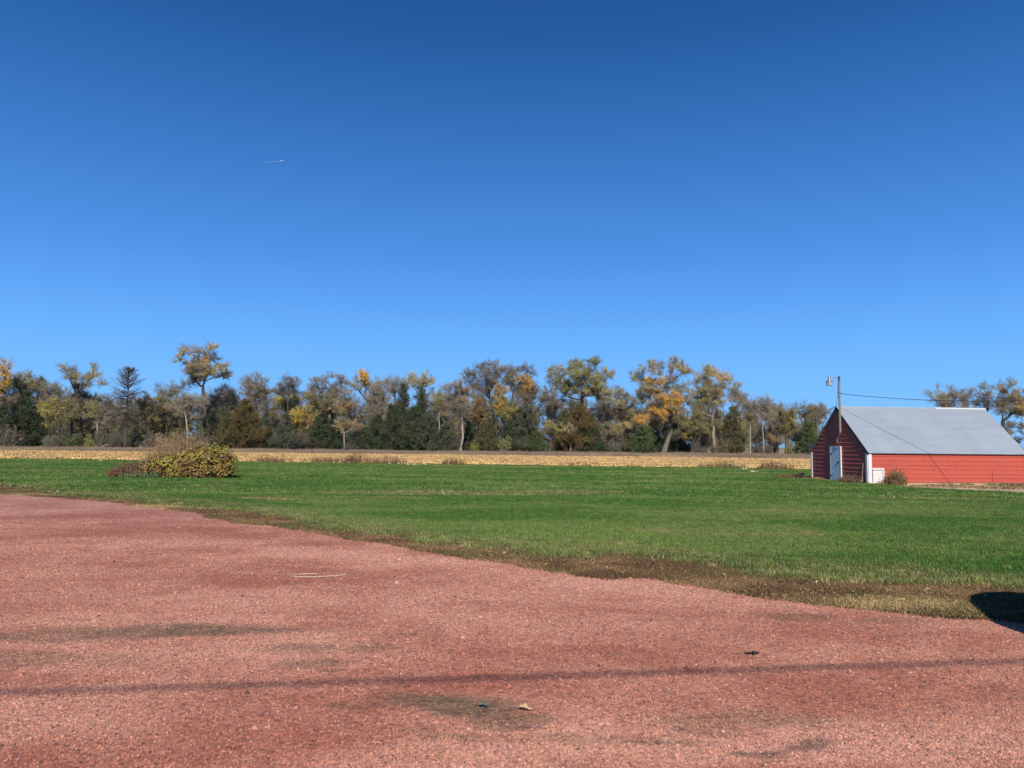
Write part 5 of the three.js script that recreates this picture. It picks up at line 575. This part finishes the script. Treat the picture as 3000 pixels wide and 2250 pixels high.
// wooden light pole fixed to the gable, with lamp, arm, insulators, hanging cable
const toWorld = (x, y, z) => { const c = Math.cos(.096), s = Math.sin(.096); return [17.72 + x * c + z * s, y, -38.4 - x * s + z * c]; };
{
  const t = thing('yard_light_pole', 'weathered wooden pole with a dusk-to-dawn yard light on the barn gable', 'light pole', null, toWorld(0, 0, 0), .096), z = -2.42, x = -.1;
  const pg = new THREE.CylinderGeometry(.052, .066, 3.0, 9); pg.translate(x, 4.1, z); part(t, 'pole', pg, greyWood);
  const cap = new THREE.CylinderGeometry(.058, .06, .28, 9); cap.translate(x, 5.46, z); part(t, 'pole_top_band', cap, mat(.12, .08, .07, .8));
  const arm = new THREE.TubeGeometry(new THREE.CatmullRomCurve3([V(x - .05, 5.5, z), V(x - .2, 5.52, z + .02), V(x - .42, 5.45, z + .05), V(x - .5, 5.36, z + .06)]), 12, .017, 6); part(t, 'lamp_arm', arm, steel);
  const lx = x - .57, lz = z + .06, prof = (a) => { const g = new THREE.LatheGeometry(a.map(q => new THREE.Vector2(q[0], q[1])), 20); g.translate(lx, 0, lz); return g; };
  const lamp = new THREE.Group(); lamp.name = 'lamp'; t.add(lamp);
  part(lamp, 'lamp_housing', prof([[0, 5.6], [.035, 5.6], [.055, 5.57], [.072, 5.55], [.072, 5.4], [.09, 5.36]]), steel);
  part(lamp, 'lamp_collar', prof([[.09, 5.36], [.175, 5.31], [.18, 5.27], [.168, 5.27]]), steel);
  part(lamp, 'lamp_refractor', prof([[.168, 5.27], [.145, 5.1], [.13, 5.08], [0, 5.08]]), mat(.55, .55, .52, .25, { transparent: true, opacity: .85 }));
  for (const [dx, y, dz] of [[-.06, 4.72, .03], [.075, 4.68, .06], [-.06, 4.5, .02]]) { const g = new THREE.CylinderGeometry(.028, .034, .07, 8); g.translate(x + dx, y, z + dz); part(t, 'insulator', g, blackIron); }
  part(t, 'conduit', new THREE.TubeGeometry(new THREE.CatmullRomCurve3([V(x - .05, 5.3, z - .02), V(x - .07, 4.7, z - .06), V(x - .08, 4.2, z - .16), V(x - .07, 3.98, z - .24)]), 16, .008, 5), blackIron);
  part(t, 'hanging_cable', new THREE.TubeGeometry(new THREE.CatmullRomCurve3([V(x, 2.62, z - .02), V(x - .015, 2.5, z - .06), V(x - .02, 2.34, z - .26), V(x - .02, 2.2, z - .3), V(x - .03, 2.08, z - .16), V(x - .02, 2.12, z + .05), V(x - .01, 2.16, z + .14)]), 24, .012, 5), mat(.55, .5, .46, .6));
}
// overhead wires
function wire(name, label, a, b, sag, r) { const pts = []; for (let k = 0; k <= 24; k++) { const t = k / 24; pts.push(V(mix(a[0], b[0], t), mix(a[1], b[1], t) - sag * 4 * t * (1 - t), mix(a[2], b[2], t))); } const m = new THREE.Mesh(new THREE.TubeGeometry(new THREE.CatmullRomCurve3(pts), 60, r, 6), mat(.04, .04, .045, .6)); m.name = numbered(name); m.castShadow = m.receiveShadow = true; scene.add(m); return tag(m, label, 'wire'); }
wire('service_wire', 'thin service wire from the yard light pole out over the barn roof to the right', [17.43, 4.66, -40.72], [30.4, 5.3, -21.0], 1.05, .013);
wire('overhead_cable', 'overhead cable crossing above the drive, its soft shadow lying on the gravel', [-22, 8.75, 8.15], [24, 8.75, 1.9], .25, .026);
function utilityPole(label, x, z, h) { const t = thing('utility_pole', label, 'utility pole', 'utility poles beside the drive', [x, 0, z]); const g = new THREE.CylinderGeometry(.11, .15, h, 10); g.translate(0, h / 2, 0); part(t, 'pole', g, greyWood); part(t, 'cross_arm', boxGeo(1.2, .1, .09, 0, h - .5, .12), greyWood); for (const q of [-.5, .5]) { const i = new THREE.CylinderGeometry(.03, .045, .12, 8); i.translate(q, h - .39, .12); part(t, 'insulator', i, mat(.3, .2, .15, .3)); } }
utilityPole('wooden utility pole holding the barn service wire beyond the right edge', 30.4, -21.1, 6.6); utilityPole('wooden utility pole at the left end of the overhead cable', -22, 8.3, 9.6); utilityPole('wooden utility pole at the right end of the overhead cable', 24, 2.0, 9.6);
// small things round the barn
{
  const [px, , pz] = toWorld(-.03, 0, -.42); const t = thing('leaning_stick', 'grey stick leaning on the barn gable by the near corner', 'stick', null, [px, 0, pz], .096); const g = new GB(); g.tube([-.13, .0, .06], [.0, 1.06, 0], .017, .014, 6, [.34, .29, .25]); part(t, 'stick', g.geo(), barkMat);
  const ap = [], ix = [], uv = []; const xs = []; for (let k = 0; k <= 40; k++) xs.push(17.75 + 22 * k / 40); xs.forEach(x => { const zb = -38.45 - (x - 17.72) * .096, za = Math.max(zb + .05, apronEdge(x) + (fbm(x * 2, 4, 2) - .5) * .3); ap.push(x, .02, za, x, .02, zb); uv.push(x, -za, x, -zb); }); for (let k = 0; k < 40; k++) { const q = k * 2; ix.push(q, q + 2, q + 1, q + 1, q + 2, q + 3); }
  const ag = new THREE.BufferGeometry(); ag.setAttribute('position', new THREE.Float32BufferAttribute(ap, 3)); ag.setAttribute('uv', new THREE.Float32BufferAttribute(uv, 2)); ag.setIndex(ix); ag.computeVertexNormals();
  const at = repeatM(dataTex(512, 512, (i, j) => { const n = fbm(i * .03, j * .06, 4), c = mix3([.42, .285, .175], [.66, .47, .31], smooth(.3, .65, n)), f = .85 + .3 * hash(i, j); return c.map(v => v * f); }, true), 10, 10);
  structure('bare_apron', ag, new THREE.MeshStandardMaterial({ map: at, roughness: 1 }), 'pale dirt and concrete apron in front of the long barn wall', 'ground');
  weeds('barn_weeds', 'rounded tan weed bush beside the white hatch of the barn', null, 18.75, -37.75, .5, .35, .85, 260, [[.24, .16, .07], [.17, .13, .055], [.3, .19, .09]], 701, 2);
  weeds('barn_weeds', 'dry brown weeds along the barn gable foot near the corner', null, ...[toWorld(-.45, 0, -.9)].flatMap(p => [p[0], p[2]]), .5, .9, .5, 200, RUSTW, 702, 2);
  weeds('barn_weeds', 'short dry grass under the barn gable left of the door', null, ...[toWorld(-.3, 0, -4.6)].flatMap(p => [p[0], p[2]]), .2, 1.1, .16, 150, TAN, 703, 1);
  weeds('barn_weeds', 'short tan grass growing in front of the white hatch', null, 18.2, -37.9, .4, .12, .3, 60, TAN, 705, 1);
  [[20.2, -36.6, 1.3, .16, 'tan dead grass on the apron nearest the tan weed bush'], [22.4, -35.4, 1.6, .2, 'tan dead grass on the middle of the apron'], [24.4, -36.6, 1.5, .22, 'brown dead grass on the apron toward the right edge']].forEach((w, k) => weeds('apron_grass', w[4], 'dead grass on the apron', w[0], w[1], w[2], .8, w[3], 330, k === 2 ? RUSTW : TAN, 710 + k, 1));
  // dark debris by the far-left corner
  const [hx, , hz] = toWorld(-.75, 0, -6.1), hp = thing('debris_heap', 'low black heap on the ground by the barn left corner', 'debris', null, [hx, 0, hz]); const tg = new THREE.TorusGeometry(.24, .1, 8, 20); tg.rotateX(1.35); tg.translate(0, .13, 0); const tg2 = new THREE.TorusGeometry(.2, .085, 8, 18); tg2.rotateX(1.2); tg2.rotateZ(.3); tg2.translate(.2, .2, -.15); part(hp, 'heap', mergeGeometries([tg, tg2]), mat(.012, .012, .013, .7));
  weeds('barn_weeds', 'brown weeds around the black heap by the barn left corner', null, hx - .5, hz + .2, .9, .3, .35, 140, RUSTW, 704, 2);
}
// ---------------------------------------------------------------- litter on the lawn and drive
{
  const R = rng(901), husk = (s) => { const g = new GB(), c = [.62, .55, .42]; for (let k = 0; k < 4; k++) { const a = R() * 6.283, l = s * (.5 + R() * .6), w = s * .16, ca = Math.cos(a), sa = Math.sin(a), ox = (R() - .5) * s * .5, oz = (R() - .5) * s * .4; const p = g.v(ox - sa * w, .03, oz + ca * w, c), q = g.v(ox + sa * w, .03, oz - ca * w, c), m = g.v(ox + ca * l * .5, .09 + R() * .05, oz + sa * l * .5, c), e = g.v(ox + ca * l, .04, oz + sa * l, c); g.tri(p, q, m); g.tri(q, e, m); } return g.geo(true); };
  [[-9.6, -66.2], [-8.6, -64.8], [-7.9, -64.4], [-7.0, -64.3], [-10.4, -66.6], [-.9, -66.2], [9.0, -64.9], [12.4, -64.4], [14.0, -63.7], [16.96, -54.0], [18.4, -61.0], [11.2, -64.5], [-40, -66], [-35.5, -67.2]].forEach(([x, z]) => { const m = new THREE.Mesh(husk(.3 + R() * .2), leafMat); m.name = numbered('corn_husk'); m.position.set(x, .05, z); m.rotation.y = R() * 6; m.castShadow = m.receiveShadow = true; scene.add(tag(m, 'pale dry corn husk lying on the lawn near the corn', 'corn husk', 'pale husks along the lawn edge')); });
  const st = new GB(), c = [.60, .58, .42]; st.tube([.13, .02, 0], [.05, .04, 0], .012, .014, 5, c); st.tube([.05, .04, 0], [-.02, .13, .01], .014, .013, 5, c); st.tube([-.02, .13, .01], [-.09, .27, 0], .013, .004, 5, c); const s1 = thing('pale_stalk', 'single pale bent stalk standing up in the lawn', 'stalk', null, [-2.2, .01, -25.7]); s1.scale.setScalar(1.15); part(s1, 'stalk', st.geo(), leafMat);
  const rope = (pts, r) => new THREE.TubeGeometry(new THREE.CatmullRomCurve3(pts.map(p => V(...p))), 40, r, 5);
  const sm = new THREE.Mesh(rope([[.16, .012, -.17], [.02, .012, -.16], [-.1, .014, -.08], [-.12, .012, .02], [-.02, .012, .08], [.12, .012, .08], [.32, .014, .03], [.5, .012, -.08], [.56, .02, -.12]], .007), mat(.62, .46, .40, .8)); sm.name = 'twine'; sm.castShadow = true; sm.position.set(-2.8, .004, -10.53); scene.add(tag(sm, 'curled pale piece of twine lying on the gravel', 'twine'));
  const leafShape = (w, l, curl, seed) => { const R2 = rng(seed), p = [], ix = []; const n = 9; for (let k = 0; k <= n; k++) { const t = k / n, ww = w * Math.sin(Math.PI * Math.pow(t, .8)) * (.75 + .5 * R2()) + .002; for (const s of [-1, 0, 1]) p.push(s * ww, .008 + (s ? curl * (.5 + R2()) : 0) + .01 * Math.sin(t * 5), (t - .5) * l); } for (let k = 0; k < n; k++) for (let s = 0; s < 2; s++) { const a = k * 3 + s; ix.push(a, a + 3, a + 1, a + 1, a + 3, a + 4); } const g = new THREE.BufferGeometry(); g.setAttribute('position', new THREE.Float32BufferAttribute(p, 3)); g.setIndex(ix); g.computeVertexNormals(); return g; };
  const lf = (name, label, x, z, turn, w, l, curl, m, seed) => { const t = thing(name, label, 'leaf', null, [x, .006, z], turn); part(t, 'blade', leafShape(w, l, curl, seed), m); const g = new GB(); g.spike([0, .012, l / 2 - .01], [.01, .02, l / 2 + .045], .003, [1, 1, 1]); part(t, 'leaf_stalk', g.geo(), m); };
  lf('fallen_leaf', 'pale tan curled leaf on the muddy patch of gravel', .11, -5.38, 1.4, .028, .09, .015, mat(.66, .48, .26, .8, { side: THREE.DoubleSide }), 3); lf('fallen_leaf', 'grey-green limp leaf on the muddy patch of gravel', -.17, -5.45, 1.7, .022, .085, .003, mat(.20, .22, .18, .8, { side: THREE.DoubleSide }), 5);
  const dk = new GB(); dk.tube([-.09, .012, 0], [-.01, .018, .01], .006, .014, 5, [.02, .02, .018]); dk.tube([-.01, .018, .01], [.06, .016, .0], .02, .006, 6, [.03, .03, .03]); const dm = thing('dark_twig', 'small dark twig with a knob lying on the gravel at right', 'twig', null, [2.12, .004, -6.86]); dm.scale.setScalar(.85); part(dm, 'twig', dk.geo(), barkMat);
  const R3 = rng(905); for (let k = 0; k < 26; k++) { const x = -1 + 7 * R3(), z = gravelEdge(x) - .1 - R3() * 1.6; const m = new THREE.Mesh(leafShape(.02 + R3() * .012, .06 + R3() * .03, .008, 40 + k), k % 3 ? mat(.5, .33, .12, .8, { side: THREE.DoubleSide }) : mat(.42, .25, .1, .8, { side: THREE.DoubleSide })); m.name = numbered('fallen_leaf'); m.position.set(x, .03, z); m.rotation.set((R3() - .5) * .6, R3() * 6, (R3() - .5) * .6); m.castShadow = true; scene.add(tag(m, 'small dry leaf scattered on the dead grass strip', 'leaf', 'dry leaves on the dead grass strip')); }
}
// ---------------------------------------------------------------- van parked just beyond the right edge (its shadow reaches into the picture)
{
  const t = thing('parked_van', 'dark van parked on the drive just past the right edge, seen by its shadow', 'van', null, [6.15, 0, -7.2]), paint = new THREE.MeshPhysicalMaterial({ color: new THREE.Color(.03, .035, .05), roughness: .35, clearcoat: 1 }), glass = mat(.01, .012, .014, .08), rubber = mat(.02, .02, .02, .9), chrome = steel;
  const sec = (k) => { const s = new THREE.Shape(); s.moveTo(-1.02, .38); s.lineTo(-1.1, .5); s.lineTo(-1.1, .72); s.lineTo(-1.0, 1.02); s.lineTo(-.78, 1.46 * k); s.lineTo(-.56, 1.72 * k); s.quadraticCurveTo(-.3, 1.93 * k, 0, 1.95 * k); s.quadraticCurveTo(.3, 1.93 * k, .56, 1.72 * k); s.lineTo(.78, 1.46 * k); s.lineTo(1.0, 1.02); s.lineTo(1.1, .72); s.lineTo(1.1, .5); s.lineTo(1.02, .38); s.closePath(); return s; };
  const body = new THREE.ExtrudeGeometry(sec(1), { depth: 3.2, bevelEnabled: true, bevelSize: .05, bevelThickness: .08, bevelSegments: 3, bevelOffset: -.05 }); part(t, 'body', body, paint);
  const hs = new THREE.Shape(); hs.moveTo(-1.02, .38); hs.lineTo(-1.08, .5); hs.lineTo(-1.08, .72); hs.lineTo(-.96, 1.05); hs.lineTo(.96, 1.05); hs.lineTo(1.08, .72); hs.lineTo(1.08, .5); hs.lineTo(1.02, .38); hs.closePath(); const hood = new THREE.ExtrudeGeometry(hs, { depth: 1.15, bevelEnabled: true, bevelSize: .06, bevelThickness: .08, bevelSegments: 3, bevelOffset: -.06 }); hood.translate(0, 0, 3.3); part(t, 'hood', hood, paint);
  for (const s of [-1, 1]) { const w = boxGeo(.02, .42, 2.6, 0, 0, 0); w.rotateZ(s * .465); w.translate(s * .90, 1.25, 1.6); part(t, 'side_window', w, glass); for (const z of [.55, 3.35]) { const wh = new THREE.Group(); wh.name = 'wheel'; t.add(wh); const ty = new THREE.TorusGeometry(.25, .11, 10, 24); ty.rotateY(Math.PI / 2); ty.translate(s * .98, .36, z); part(wh, 'tyre', ty, rubber); const rm = new THREE.CylinderGeometry(.2, .2, .12, 18); rm.rotateZ(Math.PI / 2); rm.translate(s * 1.0, .36, z); part(wh, 'rim', rm, chrome); } part(t, 'tail_light', boxGeo(.14, .3, .03, s * .88, .95, -.085), mat(.35, .02, .02, .3)); part(t, 'headlight', boxGeo(.3, .14, .03, s * .72, .82, 4.535), mat(.7, .7, .7, .15)); }
  part(t, 'rear_window', boxGeo(1.2, .42, .02, 0, 1.36, -.088), glass); const ws = boxGeo(1.3, .5, .02, 0, 1.36, 3.285); part(t, 'windscreen', ws, glass); part(t, 'rear_bumper', boxGeo(2.0, .18, .14, 0, .46, -.1), rubber); part(t, 'front_bumper', boxGeo(2.0, .2, .14, 0, .46, 4.55), rubber);
}
// ---------------------------------------------------------------- aeroplane and its contrail high in the sky
{
  const A = V(-2588, 3133, -8366), dir = V(.971, 0, .239).normalize();
  const pl = thing('airplane', 'tiny white airliner at the head of a short contrail', 'airplane', null, A.toArray()); const pm = mat(.85, .85, .85, .4), fu = new THREE.CapsuleGeometry(2.2, 32, 4, 10); fu.rotateZ(-Math.PI / 2); part(pl, 'fuselage', fu, pm); const wsx = new THREE.Shape(); wsx.moveTo(6, 0); wsx.lineTo(-3, 18); wsx.lineTo(-6, 18); wsx.lineTo(-1, 0); wsx.lineTo(-6, -18); wsx.lineTo(-3, -18); const wg = new THREE.ExtrudeGeometry(wsx, { depth: .8, bevelEnabled: false }); wg.rotateX(Math.PI / 2); part(pl, 'wings', wg, pm); const fg = new THREE.ExtrudeGeometry(new THREE.Shape([new THREE.Vector2(-12, 1), new THREE.Vector2(-18, 8), new THREE.Vector2(-20, 8), new THREE.Vector2(-18, 1)]), { depth: .8, bevelEnabled: false }); part(pl, 'tail_fin', fg, pm);
  pl.quaternion.setFromUnitVectors(V(1, 0, 0), dir);
  const tr = thing('contrail_cloud', 'short thin white contrail trailing the airliner', 'contrail', null, A.clone().addScaledVector(dir, -28).toArray());
  tr.quaternion.setFromUnitVectors(V(1, 0, 0), dir); const segs = 5; for (let k = 0; k < segs; k++) { const g = new THREE.CylinderGeometry(2.6 + k * 1.1, 2.6 + (k + 1) * 1.1, 46, 10, 1, true); g.rotateZ(-Math.PI / 2); g.translate(-23 - k * 46, -k * k * .6, 0); part(tr, 'vapour', g, new THREE.MeshStandardMaterial({ color: 0xffffff, roughness: 1, transparent: true, opacity: [.075, .065, .05, .03, .015][k], side: THREE.DoubleSide })); }
}
renderer.render(scene, camera);
